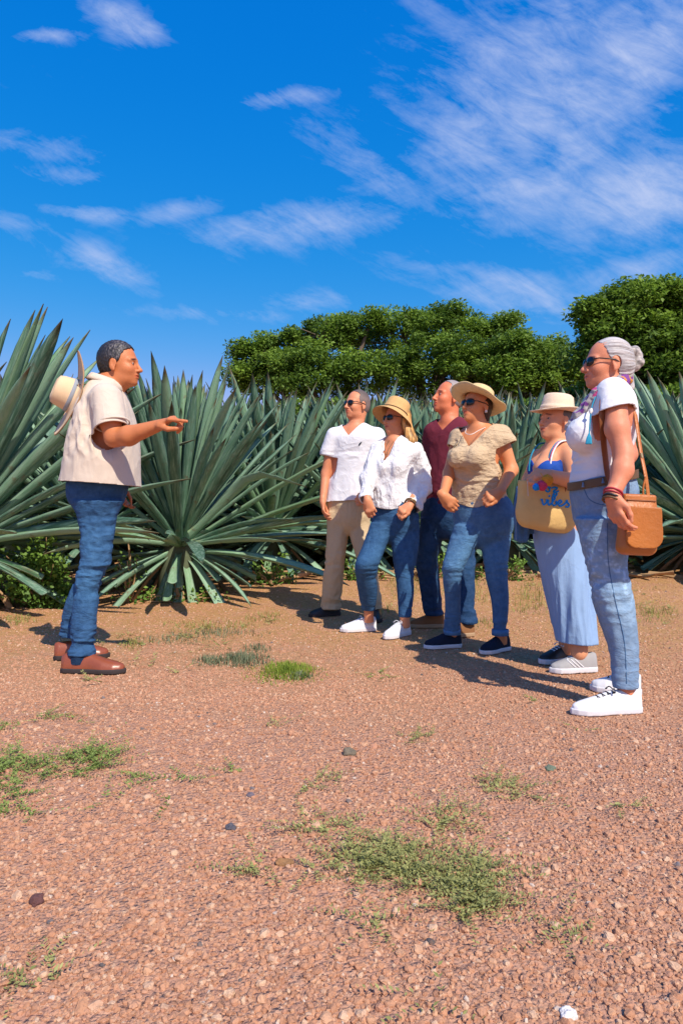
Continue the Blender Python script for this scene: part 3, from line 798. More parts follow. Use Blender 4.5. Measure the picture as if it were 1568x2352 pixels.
def soil_material():
    m = bpy.data.materials.new('reddish_gravel_soil'); m.use_nodes = True; t = NT(m.node_tree); t.n.clear()
    out = t.new('ShaderNodeOutputMaterial'); b = t.new('ShaderNodeBsdfPrincipled'); b.inputs['Roughness'].default_value = .95; b.inputs['Specular IOR Level'].default_value = .15
    g = t.new('ShaderNodeNewGeometry').outputs['Position']; sp = t.new('ShaderNodeSeparateXYZ'); t.l.new(g, sp.inputs[0])
    n1 = t.noise(g, .55, 4, .6); n2 = t.noise(g, 3.2, 5, .65); n3 = t.noise(g, 38, 4, .65); n4 = t.noise(g, 170, 3, .6)
    far = t.math('MULTIPLY', t.math('SUBTRACT', t.math('ADD', sp.outputs[1], t.math('MULTIPLY', n1, 2.2)), 3.6), .45, clamp=True)
    c = t.mix(far, (.48, .256, .165, 1), (.50, .272, .105, 1))
    pk = t.math('MULTIPLY', t.math('SUBTRACT', n2, .47), 4.5, clamp=True)
    c = t.mix(t.math('MULTIPLY', pk, .6), c, (.55, .278, .180, 1))
    k = t.math('MULTIPLY', t.math('SUBTRACT', n3, .48), 5, clamp=True)
    c = t.mix(t.math('MULTIPLY', k, .45), c, (.68, .42, .27, 1))
    d_ = t.math('MULTIPLY', t.math('SUBTRACT', .45, n3), 5, clamp=True)
    c = t.mix(t.math('MULTIPLY', d_, .75), c, (.22, .10, .055, 1))  # pits of the relief coloured darker: their shade is put into the soil colour
    c = t.mix(t.math('MULTIPLY', t.math('SUBTRACT', .44, n4), 6, clamp=True), c, (.26, .14, .09, 1))
    t.l.new(c, b.inputs['Base Color'])
    vo = t.new('ShaderNodeTexVoronoi'); vo.inputs['Scale'].default_value = 95; t.l.new(g, vo.inputs['Vector'])
    bm = t.new('ShaderNodeBump'); bm.inputs['Distance'].default_value = .010; bm.inputs['Strength'].default_value = 1.0
    t.l.new(t.math('SUBTRACT', t.math('ADD', n3, t.math('MULTIPLY', n4, .5)), t.math('MULTIPLY', vo.outputs['Distance'], .7)), bm.inputs['Height'])
    b2 = t.new('ShaderNodeBump'); b2.inputs['Distance'].default_value = .03; b2.inputs['Strength'].default_value = .5; t.l.new(t.noise(g, 14, 4, .6), b2.inputs['Height']); t.l.new(bm.outputs[0], b2.inputs['Normal'])
    t.l.new(b2.outputs[0], b.inputs['Normal']); t.l.new(b.outputs[0], out.inputs[0]); return m
V, Q = grid_mesh(np.array(xs, float), np.array(ys, float), gz)
tag(link('ground', make_mesh('ground', V, Q, soil_material())), kind='structure')

# gravel: loose stones and clods lying on the soil, instanced on points
def stone_material(name, cols, rough=.9):
    m = bpy.data.materials.new(name); m.use_nodes = True; t = NT(m.node_tree); t.n.clear()
    out = t.new('ShaderNodeOutputMaterial'); b = t.new('ShaderNodeBsdfPrincipled'); b.inputs['Roughness'].default_value = rough; b.inputs['Specular IOR Level'].default_value = .2
    oi = t.new('ShaderNodeObjectInfo'); g = t.new('ShaderNodeNewGeometry').outputs['Position']
    n = len(cols); c = t.ramp(oi.outputs['Random'], [((i+.5)/n, q) for i, q in enumerate(cols)])
    nn = t.noise(g, 90, 4, .65); c = t.mix(t.math('MULTIPLY', t.math('SUBTRACT', .5, nn), 3, clamp=True), c, (.30, .16, .10, 1))
    t.l.new(c, b.inputs['Base Color'])
    bm = t.new('ShaderNodeBump'); bm.inputs['Distance'].default_value = .003; t.l.new(t.noise(g, 220, 3), bm.inputs['Height']); t.l.new(bm.outputs[0], b.inputs['Normal'])
    t.l.new(b.outputs[0], out.inputs[0]); return m
def scatter(name, pts, scl, rot, mat, sub=2, label=None):
    me = bpy.data.meshes.new(name); me.vertices.add(len(pts)); me.vertices.foreach_set('co', np.asarray(pts, np.float32).ravel())
    a = me.attributes.new('scl', 'FLOAT_VECTOR', 'POINT'); a.data.foreach_set('vector', np.asarray(scl, np.float32).ravel())
    a = me.attributes.new('rot', 'FLOAT_VECTOR', 'POINT'); a.data.foreach_set('vector', np.asarray(rot, np.float32).ravel())
    o = link(name, me); tag(o, kind='stuff')
    g = bpy.data.node_groups.new(name+'_nodes', 'GeometryNodeTree')
    g.interface.new_socket('Geometry', in_out='INPUT', socket_type='NodeSocketGeometry'); g.interface.new_socket('Geometry', in_out='OUTPUT', socket_type='NodeSocketGeometry')
    N = g.nodes.new; L = g.links.new
    gi, go = N('NodeGroupInput'), N('NodeGroupOutput')
    ico = N('GeometryNodeMeshIcoSphere'); ico.inputs['Subdivisions'].default_value = sub
    sp = N('GeometryNodeSetPosition'); nz = N('ShaderNodeTexNoise'); nz.inputs['Scale'].default_value = 1.1; nz.inputs['Detail'].default_value = 3
    vm = N('ShaderNodeVectorMath'); vm.operation = 'SUBTRACT'; vm.inputs[1].default_value = (.5, .5, .5)
    v2 = N('ShaderNodeVectorMath'); v2.operation = 'SCALE'; v2.inputs['Scale'].default_value = 1.5
    L(nz.outputs['Color'], vm.inputs[0]); L(vm.outputs[0], v2.inputs[0]); L(v2.outputs[0], sp.inputs['Offset']); L(ico.outputs['Mesh'], sp.inputs['Geometry'])
    sm = N('GeometryNodeSetMaterial'); sm.inputs['Material'].default_value = mat; L(sp.outputs[0], sm.inputs['Geometry'])
    ip = N('GeometryNodeInstanceOnPoints'); L(gi.outputs[0], ip.inputs['Points']); L(sm.outputs[0], ip.inputs['Instance'])
    for nm, sock in (('scl', 'Scale'), ('rot', 'Rotation')):
        na = N('GeometryNodeInputNamedAttribute'); na.data_type = 'FLOAT_VECTOR'; na.inputs['Name'].default_value = nm
        if sock == 'Rotation':
            er = N('FunctionNodeEulerToRotation'); L(na.outputs['Attribute'], er.inputs[0]); L(er.outputs[0], ip.inputs[sock])
        else: L(na.outputs['Attribute'], ip.inputs[sock])
    L(ip.outputs[0], go.inputs[0])
    md = o.modifiers.new('stones', 'NODES'); md.node_group = g
    return o
def ground_points(n, y0, y1, pw=1., side=.62):
    y = y0+(y1-y0)*rng.random(n)**pw; x = (rng.random(n)*2-1)*(side*y+.5)
    return x, y
warm = [(.45, .225, .130), (.50, .255, .148), (.55, .29, .170), (.49, .242, .148), (.58, .335, .20), (.42, .200, .112), (.52, .27, .158), (.62, .40, .26)]
gm = stone_material('gravel_stone', warm)
def stones(name, n, y0, y1, s0, s1, pw, spw=2.5, mat=gm, sub=2, mask=None, flat=(.55, .95)):
    x, y = ground_points(n, y0, y1, pw)
    if mask is not None: k = mask(x, y); x, y = x[k], y[k]
    n = len(x); s = s0+(s1-s0)*rng.random(n)**spw
    z = gz(x, y)+s*.12*rng.random(n)
    sc = np.stack([s*(.7+.6*rng.random(n)), s*(.7+.6*rng.random(n)), s*(flat[0]+(flat[1]-flat[0])*rng.random(n))], 1)
    rot = np.stack([rng.normal(0, .35, n), rng.normal(0, .35, n), rng.random(n)*6.28], 1)
    return scatter(name, np.stack([x, y, z], 1), sc, rot, mat, sub)
def clumpy(th, sc=1.6, off=0):
    return lambda x, y: (fbm(np.stack([x*sc+off, y*sc, 0*x], 1), 3)*.5+.5+rng.random(len(x))*.35) > th
stones('gravel', 80000, .75, 3.6, .0020, .0066, 1.2, 2.0, sub=1)
stones('coarse_gravel', 12000, .8, 3.0, .005, .0115, 1.2, 3.0, mask=clumpy(.52))
stones('fine_gravel', 60000, 3.0, 8.5, .003, .0095, 1.3, 2.6, sub=1)
stones('pale_gravel', 1500, 1.0, 7, .003, .008, 1.2, 2.2, mat=stone_material('pale_stone', [(.58, .44, .34), (.66, .54, .44), (.55, .44, .36)]), sub=1)
stones('dark_gravel', 160, 1.2, 6.5, .004, .011, 1.2, 2.2, mat=stone_material('dark_stone', [(.10, .09, .09), (.16, .13, .12), (.20, .17, .17)]), sub=2)

def rock(name, u, v, r, colr, label, flat=.6, seed=0, cat='stone', stretch=(1, 1)):
    d = CAMH*1568/(v-1176); p = P(u, v, d); p[2] = gz(p[0], p[1])+r*flat*.4
    vv = Vol(p-r*1.7, p+r*1.7, r/9); vv.add(ell(p, (r*stretch[0], r*stretch[1], r*flat)), .001); V, Q = vv.mesh(0)
    V = V+vnormals(V, Q)*(fbm((V-p)/r*1.6+seed, 3)*r*.42)[:, None]
    o = link(name, make_mesh(name, V, Q, material(name+'_mat', colr, .9, .2, .35, 60, .002, 200), smooth=False)); tag(o, label, cat); return o
rock('rock', 84, 2075, .016, (.13, .06, .055), 'dark red and grey lump of rock on gravel at lower left', .8, 1)
rock('rock', 530, 1906, .015, (.10, .095, .11), 'dark bluish grey stone half sunk in gravel, lower middle left', .5, 5)
rock('rock', 802, 1731, .022, (.17, .14, .10), 'round grey-brown stone on bare ground below the grass tuft', .7, 9)
rock('rock', 1304, 2337, .014, (.72, .68, .64), 'smooth white pebble at the bottom edge, right of centre', .6, 13)
rock('rock', 652, 1990, .017, (.28, .15, .07), 'brown clod with a dry curled leaf, lower centre', .5, 17, stretch=(1.3, .8))
rock('rock', 575, 1826, .013, (.16, .13, .15), 'small grey stone beside the weeds, middle left', .5, 21)
rock('rock', 1262, 1768, .017, (.14, .17, .12), 'dull green-grey stone on bare ground below the grey-haired woman', .5, 25)

# ------------------------------------------------------------ agaves
def leaf_material():
    m = bpy.data.materials.new('agave_leaf'); m.use_nodes = True; t = NT(m.node_tree); t.n.clear()
    out = t.new('ShaderNodeOutputMaterial'); b = t.new('ShaderNodeBsdfPrincipled'); b.inputs['Roughness'].default_value = .50; b.inputs['Specular IOR Level'].default_value = .4
    at = t.new('ShaderNodeAttribute'); at.attribute_name = 'tint'; oi = t.new('ShaderNodeObjectInfo'); tc = t.new('ShaderNodeTexCoord').outputs['Object']
    mp = t.new('ShaderNodeMapping'); mp.inputs['Scale'].default_value = (1, 14, 14); t.l.new(tc, mp.inputs[0])
    n = t.noise(mp.outputs[0], 5, 4, .6); n2 = t.noise(tc, 9, 4, .6)
    r = oi.outputs['Random']
    c = t.ramp(r, [(0, (.055, .125, .080)), (.25, (.095, .195, .128)), (.5, (.150, .280, .190)), (.8, (.255, .415, .275)), (1, (.13, .25, .10))])  # dark end painted as leaves in shade, bright end as lit leaves, at random
    c = t.mix(t.math('MULTIPLY', t.math('SUBTRACT', n, .45), 3, clamp=True), c, (.34, .47, .36, 1))
    c = t.mix(t.math('MULTIPLY', t.math('SUBTRACT', n2, .62), 6, clamp=True), c, (.19, .145, .09, 1))
    c = t.mix(1., c, at.outputs['Color'], 'MULTIPLY')
    t.l.new(c, b.inputs['Base Color'])
    bm = t.new('ShaderNodeBump'); bm.inputs['Distance'].default_value = .004; t.l.new(t.noise(mp.outputs[0], 14, 3), bm.inputs['Height']); t.l.new(bm.outputs[0], b.inputs['Normal'])
    t.l.new(b.outputs[0], out.inputs[0]); return m
AG = leaf_material(); CUTM = material('cut_leaf_end', (.42, .33, .20), .9, .2, .3, 60)
DRY = material('dry_leaf', (.40, .25, .13), .9, .2, .3, 12, rand=.5); STEM = material('agave_core', (.10, .12, .07), .9, .2, .4, 20)
def leaf_geo(L=1.6, W=.058, bend=.12, blunt=0, chan=.35, twist=0., fold=0.):
    """a thick lance-shaped leaf along +X, concave side up (+Z)"""
    T = [0, .05, .13, .25, .4, .55, .7, .82, .91, .965, 1]
    ww = [1.0, .80, .62, .66, .82, .97, 1.0, .84, .54, .24, .02]
    n = 12; V = []; C = []
    for i, (t, w) in enumerate(zip(T, ww)):
        if blunt: t *= blunt; w = np.interp(t, T, ww)
        x = L*t; z = -bend*L*t*t-fold*L*max(0, t-.62)*1.6; x -= fold*L*max(0, t-.62)*.5; half = W*w; tw = twist*t
        th = .020*(1-t)**.8+.004
        if i == 0: th = .03
        for k in range(7):
            s = -1+2*k/6; y = half*s; zz = chan*half*abs(s)**1.6*1.5
            V.append((x, y*math.cos(tw)-zz*math.sin(tw), z+zz*math.cos(tw)+y*math.sin(tw)))
            e = abs(s); col_ = np.array([1., 1., 1.])*(1.0 if e < .9 else .75)
            if t > .975: col_ = np.array([.45, .22, .16])
            elif t > .955: col_ = np.array([.8, .55, .4])
            if t < .08: col_ = np.array([1.5, 1.5, 1.15])
            C.append(col_)
        for k in range(5):
            s = .8-1.6*k/4; y = half*s; zz = chan*half*abs(s)**1.6*1.5-th*(1-abs(s)**2*.75)
            V.append((x, y*math.cos(tw)-zz*math.sin(tw), z+zz*math.cos(tw)+y*math.sin(tw))); C.append(np.array([.9, .95, .9]) if t < .955 else np.array([.45, .22, .16]))
    F = []
    for i in range(len(T)-1):
        for k in range(n): a, b_ = i*n+k, i*n+(k+1) % n; F.append((a, b_, b_+n, a+n))
    m = len(T)-1
    cap = [(m*n+k, m*n+k+1, m*n+11-k-0 if k < 1 else m*n+11-k, m*n+(12-k) % 12) for k in range(1, 5)]
    V = np.array(V); F = np.array(F)
    if blunt: F = np.concatenate([F, np.array([(m*n+k, m*n+k+1, m*n+11-k, m*n+(12-k) % 12) for k in range(0, 6)])])
    F = F[:, ::-1]
    return V, F, np.array(C)
LEAVES = {}
for nm, kw in dict(up=dict(bend=.02, W=.050), up2=dict(bend=-.03, W=.055, twist=.3), mid=dict(bend=.07, W=.052), mid2=dict(bend=.11, W=.047, twist=-.3), low=dict(bend=.20, W=.062), folded=dict(bend=.05, fold=.5, W=.06),
                   cut=dict(bend=.30, blunt=.50, W=.062, chan=.3), cut2=dict(bend=.22, blunt=.62, W=.066, chan=.25)).items():
    V, F, C = leaf_geo(**kw); LEAVES[nm] = (V, F, C, make_mesh('leaf_'+nm, V, F, AG, cols=C))
V, F, C = leaf_geo(bend=.25, blunt=.7, W=.045, chan=.9, twist=.4); LEAVES['dead'] = (V, F, C, make_mesh('leaf_dead', V, F, DRY))
def leaf_list(n, rs, lo=-22, hi=88, upright=1., cutn=22):
    """(kind, azimuth, elevation, scale, height, roll)"""
    out = []
    for k in range(n):
        f = (k+.5)/n; az = k*2.39996+rs.normal(0, .12)
        el = hi-(hi-36)*f**1.15+rs.normal(0, 4)
        kind = rs.choice(['up', 'up2', 'mid']) if el > 55 else rs.choice(['mid', 'mid2', 'up2'])
        if rs.random() < .02: kind = 'folded'
        out.append((kind, az, el, (.76+.28*math.sin(math.pi*.5*min(1, f*1.6)))*rs.uniform(.84, 1.10), .10+.16*(1-f), rs.normal(0, .25)))
    for k in range(int(n*.22)):
        az = k*2.39996+1+rs.normal(0, .2); el = rs.uniform(2, 27); out.append((rs.choice(['mid2', 'low', 'mid']), az, el, rs.uniform(.78, 1.0), .06, rs.normal(0, .3)))
    for k in range(cutn):
        az = k*2.39996*1.0+rs.normal(0, .2); el = rs.uniform(-34, 2); out.append((rs.choice(['cut', 'cut2', 'low'] if k % 4 else ['cut']), az, el, rs.uniform(.62, .92), .0, rs.normal(0, .3)))
    return out
def leaf_matrix(az, el, sc, h, roll, base=.10):
    d = Matrix.Rotation(az, 4, 'Z')@Matrix.Translation((base*math.cos(R(el))*.9, 0, h))@Matrix.Rotation(-R(el), 4, 'Y')@Matrix.Rotation(roll, 4, 'X')
    return d@Matrix.Scale(sc, 4)
core_V, core_F = None, None
def core_mesh():
    V, F = tube_mesh([[0, 0, -.55], [0, 0, -.3], [0, 0, -.05], [0, 0, .12], [0, 0, .26]], [.20, .22, .20, .13, .03], 16); return V, F
CV, CF = core_mesh(); CORE = make_mesh('core', CV, CF, STEM)
def agave_parts(label, x, y, h, s, n, seed, group='agaves at the front of the field', extra=(), rot=0., cutn=22, **kw):
    rs = np.random.default_rng(seed); z = float(gz(x, y))+h
    r = empty('agave', (x, y, z)); r.scale = (s, s, s); r.rotation_euler = (0, 0, rot); tag(r, label, 'agave', group)
    c = bpy.data.objects.new('core', CORE); col.objects.link(c); c.parent = r
    for (kind, az, el, sc, hh, roll) in list(leaf_list(n, rs, cutn=cutn, **kw))+list(extra):
        o = bpy.data.objects.new('leaf', LEAVES[kind][3]); col.objects.link(o); o.parent = r; o.matrix_local = leaf_matrix(az, el, sc, hh, roll)
    for q in range(12):
        o = bpy.data.objects.new('leaf', LEAVES['dead'][3]); col.objects.link(o); o.parent = r; o.matrix_local = leaf_matrix(q*2.39996+.5, rs.uniform(-74, -38), rs.uniform(.35, .62), -.05, rs.normal(0, .6), .16); o['label'] = 'dead brown leaf'
    return r
def agave_joined(seed, n=92):
    rs = np.random.default_rng(seed); Vs, Fs, Cs = [CV], [CF], [np.ones((len(CV), 3))]; o = len(CV)
    for (kind, az, el, sc, hh, roll) in leaf_list(n, rs, cutn=10):
        V, F, C, _ = LEAVES[kind]; Mx = np.array(leaf_matrix(az, el, sc, hh, roll))
        Vs.append(V@Mx[:3, :3].T+Mx[:3, 3]); Fs.append(F+o); Cs.append(C*rs.uniform(.65, 1.25)); o += len(V)
    return make_mesh('agave_rosette', np.concatenate(Vs), np.concatenate(Fs), AG, cols=np.concatenate(Cs))
az_ = lambda deg: R(deg)
# front row, each with its leaves as parts; extra leaves set where the photograph shows them
agave_parts('large blue-green agave in front, between the pointing man and the group', -1.55, 6.60, .42, .98, 118, 11,
            extra=[('cut2', az_(-128), -30, 1.0, 0, .1), ('cut', az_(-98), -58, .9, 0, 0), ('cut2', az_(-82), -52, .8, 0, .1), ('cut2', az_(-62), -46, .85, 0, -.1), ('cut', az_(-112), -50, .75, 0, 0), ('cut2', az_(-45), -34, .95, 0, .2),
                   ('low', az_(-24), 2, 1.05, 0, .2), ('mid', az_(-12), 22, 1.18, .05, .2), ('mid', az_(-8), 33, 1.22, .08, .1), ('mid2', az_(-28), 16, 1.1, .05, 0), ('low', az_(-165), -2, .95, 0, 0), ('mid', az_(-150), 24, 1.0, .05, 0), ('cut', az_(-140), -12, .9, 0, 0)])
agave_parts('agave just right of and behind the large front one', -.80, 8.0, .42, 1.02, 96, 12, extra=[('low', az_(-30), -4, 1.0, 0, 0), ('cut2', az_(-60), -30, .9, 0, 0), ('cut2', az_(-95), -45, .9, 0, 0), ('cut', az_(-120), -35, .9, 0, 0)])
agave_parts('agave at left edge with long pale leaves crossing behind the hat', -3.25, 5.75, .50, 1.14, 112, 13, extra=[('mid', az_(-5), 20, 1.1, .05, 0), ('mid', az_(8), 30, 1.15, .05, 0), ('mid2', az_(-20), 10, 1.05, .05, 0), ('mid', az_(2), 42, 1.15, .05, 0), ('up', az_(15), 62, 1.15, .1, 0)])
agave_parts('agave behind the pointing man and the vine bush', -3.0, 8.3, .42, 1.02, 90, 14)
agave_parts('agave directly behind the man in the white T-shirt', .25, 8.35, .40, 1.03, 92, 15)
agave_parts('agave behind the woman in the white blouse and the maroon shirt', 1.15, 8.7, .40, 1.03, 88, 16)
agave_parts('agave behind the woman in the beige top', 2.05, 8.45, .40, 1.03, 88, 17, extra=[('low', az_(-70), -12, 1.0, 0, 0), ('low', az_(-50), -8, 1.0, 0, 0)])
agave_parts('agave between the tote and the grey-haired woman', 3.05, 8.9, .40, 1.03, 88, 18)
agave_parts('agave at right edge fanning out behind the shoulder bag', 4.15, 7.75, .44, 1.10, 96, 19, extra=[('mid', az_(-168), 10, 1.1, .05, 0), ('mid', az_(172), 28, 1.15, .05, 0), ('mid2', az_(-150), 4, 1.05, 0, 0), ('low', az_(-120), -8, 1.0, 0, 0), ('mid', az_(165), 40, 1.15, .05, 0), ('mid', az_(-160), 24, 1.15, .05, 0)])
JO = [agave_joined(s) for s in (101, 102, 103, 104)]
rs = np.random.default_rng(55); k = 0
for row, (yy, n, x0, dx) in enumerate(((9.5, 12, -6.8, 1.18), (10.7, 14, -8.2, 1.25), (12.0, 15, -9.6, 1.35), (13.5, 17, -11.2, 1.42), (15.3, 18, -13, 1.55), (17.5, 16, -14, 1.8))):
    for i in range(n):
        x = x0+i*dx+rs.normal(0, .12); y = yy+rs.normal(0, .15)
        o = link('agave', JO[(k*3+row) % 4]); k += 1; s = rs.uniform(.98, 1.12)+.02*row
        o.location = (x, y, float(gz(x, y))+.42); o.rotation_euler = (rs.normal(0, .03), rs.normal(0, .03), rs.uniform(0, 6.28)); o.scale = (s, s, s)
        tag(o, 'blue-green agave in the rows at the back of the field', 'agave', 'agaves in the back rows')
for (x, y, s) in ((-4.9, 7.2, 1.2), (-6.2, 8.6, 1.2), (-4.3, 9.2, 1.15), (5.5, 8.4, 1.1), (6.6, 9.0, 1.1)):
    o = link('agave', JO[k % 4]); k += 1; o.location = (x, y, float(gz(x, y))+.45); o.scale = (s, s, s); o.rotation_euler = (0, 0, k)
    tag(o, 'blue-green agave in the rows at the back of the field', 'agave', 'agaves in the back rows')

# ------------------------------------------------------------ small plants
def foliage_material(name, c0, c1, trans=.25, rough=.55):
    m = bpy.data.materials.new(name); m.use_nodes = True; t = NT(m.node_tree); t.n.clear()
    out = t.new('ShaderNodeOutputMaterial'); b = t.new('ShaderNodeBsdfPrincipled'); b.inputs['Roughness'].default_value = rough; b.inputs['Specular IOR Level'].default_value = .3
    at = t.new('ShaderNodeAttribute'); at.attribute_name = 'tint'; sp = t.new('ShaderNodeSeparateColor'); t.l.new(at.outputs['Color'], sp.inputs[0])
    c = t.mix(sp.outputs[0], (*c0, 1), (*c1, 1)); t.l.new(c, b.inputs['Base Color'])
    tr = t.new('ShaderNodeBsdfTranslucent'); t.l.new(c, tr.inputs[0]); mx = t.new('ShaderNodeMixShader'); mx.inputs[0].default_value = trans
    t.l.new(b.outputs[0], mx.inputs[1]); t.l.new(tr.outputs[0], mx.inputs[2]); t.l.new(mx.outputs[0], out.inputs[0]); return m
def leaf_cards(P0, D, Nn, ln, wd, cl):
    """rhombic folded leaves; P0 base points, D direction, Nn normal"""
    S = np.cross(Nn, D); S /= np.maximum(np.linalg.norm(S, axis=1), 1e-9)[:, None]
    a = P0; b = P0+D*(ln*.45)[:, None]+S*(wd/2)[:, None]+Nn*(wd*.15)[:, None]; c = P0+D*ln[:, None]; d = P0+D*(ln*.45)[:, None]-S*(wd/2)[:, None]+Nn*(wd*.15)[:, None]
    V = np.stack([a, b, c, d], 1).reshape(-1, 3); n = len(P0); i = np.arange(n)*4
    F = np.concatenate([np.stack([i, i+1, i+2], 1), np.stack([i, i+2, i+3], 1)])
    return V, F, np.repeat(cl, 4)[:, None]*np.ones(3)
def unitv(a): return a/np.maximum(np.linalg.norm(a, axis=1), 1e-9)[:, None]
def weeds(patches, mat, name, seed, leaf=(.008, .016), stem=(.05, .14), up=.35):
    rs = np.random.default_rng(seed); A = [[], [], [], [], [], []]
    for (u, v, ru, rv, n) in patches:
        c = G(u, v); e1, e2 = G(u+ru, v)-c, G(u, v+rv)-c
        for _ in range(int(n*.74)):
            a = rs.uniform(0, 6.28); rr = rs.random()**.6*1.15; p = c+e1*rr*math.cos(a)+e2*rr*math.sin(a)
            if vnoise(np.array([p*9+3]))[0] < -.12: continue
            p[2] = float(gz(p[0], p[1]))
            az = rs.uniform(0, 6.28); el = abs(rs.normal(0, up*.6)); L = rs.uniform(*stem); D = np.array([math.cos(az)*math.cos(el), math.sin(az)*math.cos(el), math.sin(el)]); m = rs.integers(6, 13)
            S = np.array([-math.sin(az), math.cos(az), 0]); c0 = rs.random()
            for q in range(m):
                t = (q+1)/m; base = p+D*L*t+np.array([0, 0, .004]); 
                for sg in (-1, 1):
                    dr = D*.6+S*sg*(.8+.3*rs.random())+np.array([0, 0, rs.uniform(-.1, .7)])
                    A[0].append(base); A[1].append(dr); A[2].append([rs.normal(0, .5), rs.normal(0, .5), 1]); l = rs.uniform(*leaf)*(1.2-.5*t); A[3].append(l); A[4].append(l*.42); A[5].append(np.clip(c0*.6+rs.random()*.4, 0, 1))
    P0, D, N_ = np.array(A[0]), unitv(np.array(A[1])), unitv(np.array(A[2])); N_ = unitv(N_-D*(N_*D).sum(1)[:, None])
    V, F, C = leaf_cards(P0, D, N_, np.array(A[3]), np.array(A[4]), np.array(A[5]))
    o = link(name, make_mesh(name, V, F, mat, cols=C)); tag(o, kind='stuff'); return o
WG = foliage_material('weed_green', (.13, .200, .045), (.32, .40, .10)); WO = foliage_material('weed_olive', (.20, .215, .065), (.42, .42, .15))
weeds([(40, 1690, 90, 26, 60), (110, 1755, 120, 34, 190), (220, 1740, 45, 26, 95), (20, 1790, 60, 44, 95), (10, 1860, 22, 26, 28), (130, 1650, 45, 10, 22), (350, 1800, 75, 22, 46), (300, 1845, 70, 9, 15), (455, 1745, 28, 12, 10), (545, 1775, 10, 5, 5), (415, 1815, 20, 10, 8),
       (395, 1838, 14, 8, 8), (75, 1870, 20, 6, 6), (865, 1550, 24, 12, 12), (1240, 1608, 10, 4, 4), (1330, 1678, 10, 3, 3)], WG, 'creeping_weeds', 1)
weeds([(1010, 2000, 100, 48, 300), (1075, 2060, 55, 48, 150), (860, 1975, 60, 28, 70), (960, 1950, 90, 18, 60), (1100, 1905, 110, 36, 130), (1030, 1895, 50, 30, 40), (800, 1905, 90, 22, 55), (870, 1885, 40, 14, 22), (740, 1890, 40, 20, 24), (600, 2005, 30, 14, 18), (1190, 1935, 50, 14, 18), (860, 2010, 40, 16, 40),
       (760, 2010, 60, 8, 16), (860, 2135, 22, 24, 22), (790, 2085, 26, 14, 10), (1290, 2150, 22, 9, 12), (735, 1800, 34, 16, 20), (790, 1830, 45, 14, 16), (1150, 1815, 60, 16, 36), (1110, 1790, 30, 12, 12), (1210, 1835, 20, 8, 8), (955, 1700, 34, 12, 22), (620, 1671, 20, 6, 8), (1180, 2010, 40, 8, 8), (60, 2240, 40, 16, 8), (110, 2275, 24, 18, 6), (1430, 1860, 40, 12, 6), (960, 2320, 20, 30, 5), (470, 1500, 60, 10, 10), (1040, 2330, 30, 10, 2)], WO, 'low_weeds', 2, (.007, .015), (.05, .15), .3)
# sparse growth along the foot of the field
weeds([(u, v, 40, 9, k) for u, v, k in ((300, 1462, 12), (350, 1475, 22), (420, 1465, 26), (470, 1455, 18), (520, 1480, 14), (590, 1435, 16), (250, 1475, 8), (20, 1425, 14), (940, 1375, 12), (900, 1345, 14), (1020, 1390, 6), (1250, 1370, 18), (1290, 1400, 12), (1215, 1345, 12), (1110, 1335, 14), (1500, 1400, 14), (1540, 1440, 12), (700, 1330, 10), (310, 1525, 8), (180, 1560, 5), (240, 1565, 6), (430, 1550, 8), (1480, 1380, 10))], WO, 'verge_weeds', 3, (.010, .022), (.05, .15), .6)
def blades(name, patches, mat, seed, kind='stuff', label=None, lean=.35):
    rs = np.random.default_rng(seed); V, F, C = [], [], []; k = 0
    for (u, v, ru, rv, n, h) in patches:
        c = G(u, v); e1, e2 = G(u+ru, v)-c, G(u, v+rv)-c
        for _ in range(n):
            a = rs.uniform(0, 6.28); rr = rs.random()**.7; p = c+e1*rr*math.cos(a)+e2*rr*math.sin(a); p[2] = float(gz(p[0], p[1]))-.003
            az = rs.uniform(0, 6.28); w = rs.uniform(.0014, .0028); H = h*rs.uniform(.5, 1.15)*(1.1-.5*rr); ln = rs.normal(0, lean)*H; dx = np.array([math.cos(az), math.sin(az), 0]); sx = np.array([-math.sin(az), math.cos(az), 0])
            m1 = p+dx*ln*.3+[0, 0, H*.6]; tp = p+dx*ln+[0, 0, H*(1-abs(ln/H)*.25)]
            V += [p-sx*w, p+sx*w, m1+sx*w*.7, m1-sx*w*.7, tp]; F += [(k, k+1, k+2), (k, k+2, k+3), (k+3, k+2, k+4)]; C += [rs.random()]*5; k += 5
    o = link(name, make_mesh(name, np.array(V), np.array(F), mat, cols=np.array(C)[:, None]*np.ones(3)))
    tag(o, label, None if kind else 'grass', None, kind)
    if not kind: o['category'] = 'grass tuft'
    return o
blades('grass_tuft', [(660, 1540, 62, 22, 760, .055), (650, 1545, 105, 30, 480, .034)], foliage_material('bright_grass', (.17, .27, .03), (.34, .42, .06), .35), 4, None, 'bright yellow-green grass tuft on bare ground in the middle', .9)
blades('dry_grass', [(555, 1515, 75, 18, 700, .055), (480, 1518, 40, 14, 220, .05), (590, 1490, 40, 10, 160, .05), (690, 1552, 30, 10, 160, .04), (500, 1455, 120, 12, 300, .05), (390, 1470, 100, 12, 220, .045)], foliage_material('grey_grass', (.10, .14, .07), (.26, .28, .16), .2), 5, 'stuff', None, .6)

blades('verge_grass', [(1080, 1375, 70, 22, 260, .09), (1230, 1385, 70, 28, 420, .09), (930, 1365, 45, 24, 300, .09), (890, 1400, 30, 12, 90, .06), (1500, 1410, 60, 26, 300, .06), (1110, 1430, 30, 14, 90, .05), (480, 1440, 120, 16, 300, .05), (610, 1420, 50, 14, 160, .05), (40, 1425, 50, 12, 120, .06), (300, 1480, 30, 14, 120, .05)], foliage_material('verge_grass', (.20, .22, .05), (.40, .40, .11), .3), 8, 'stuff', None, .8)
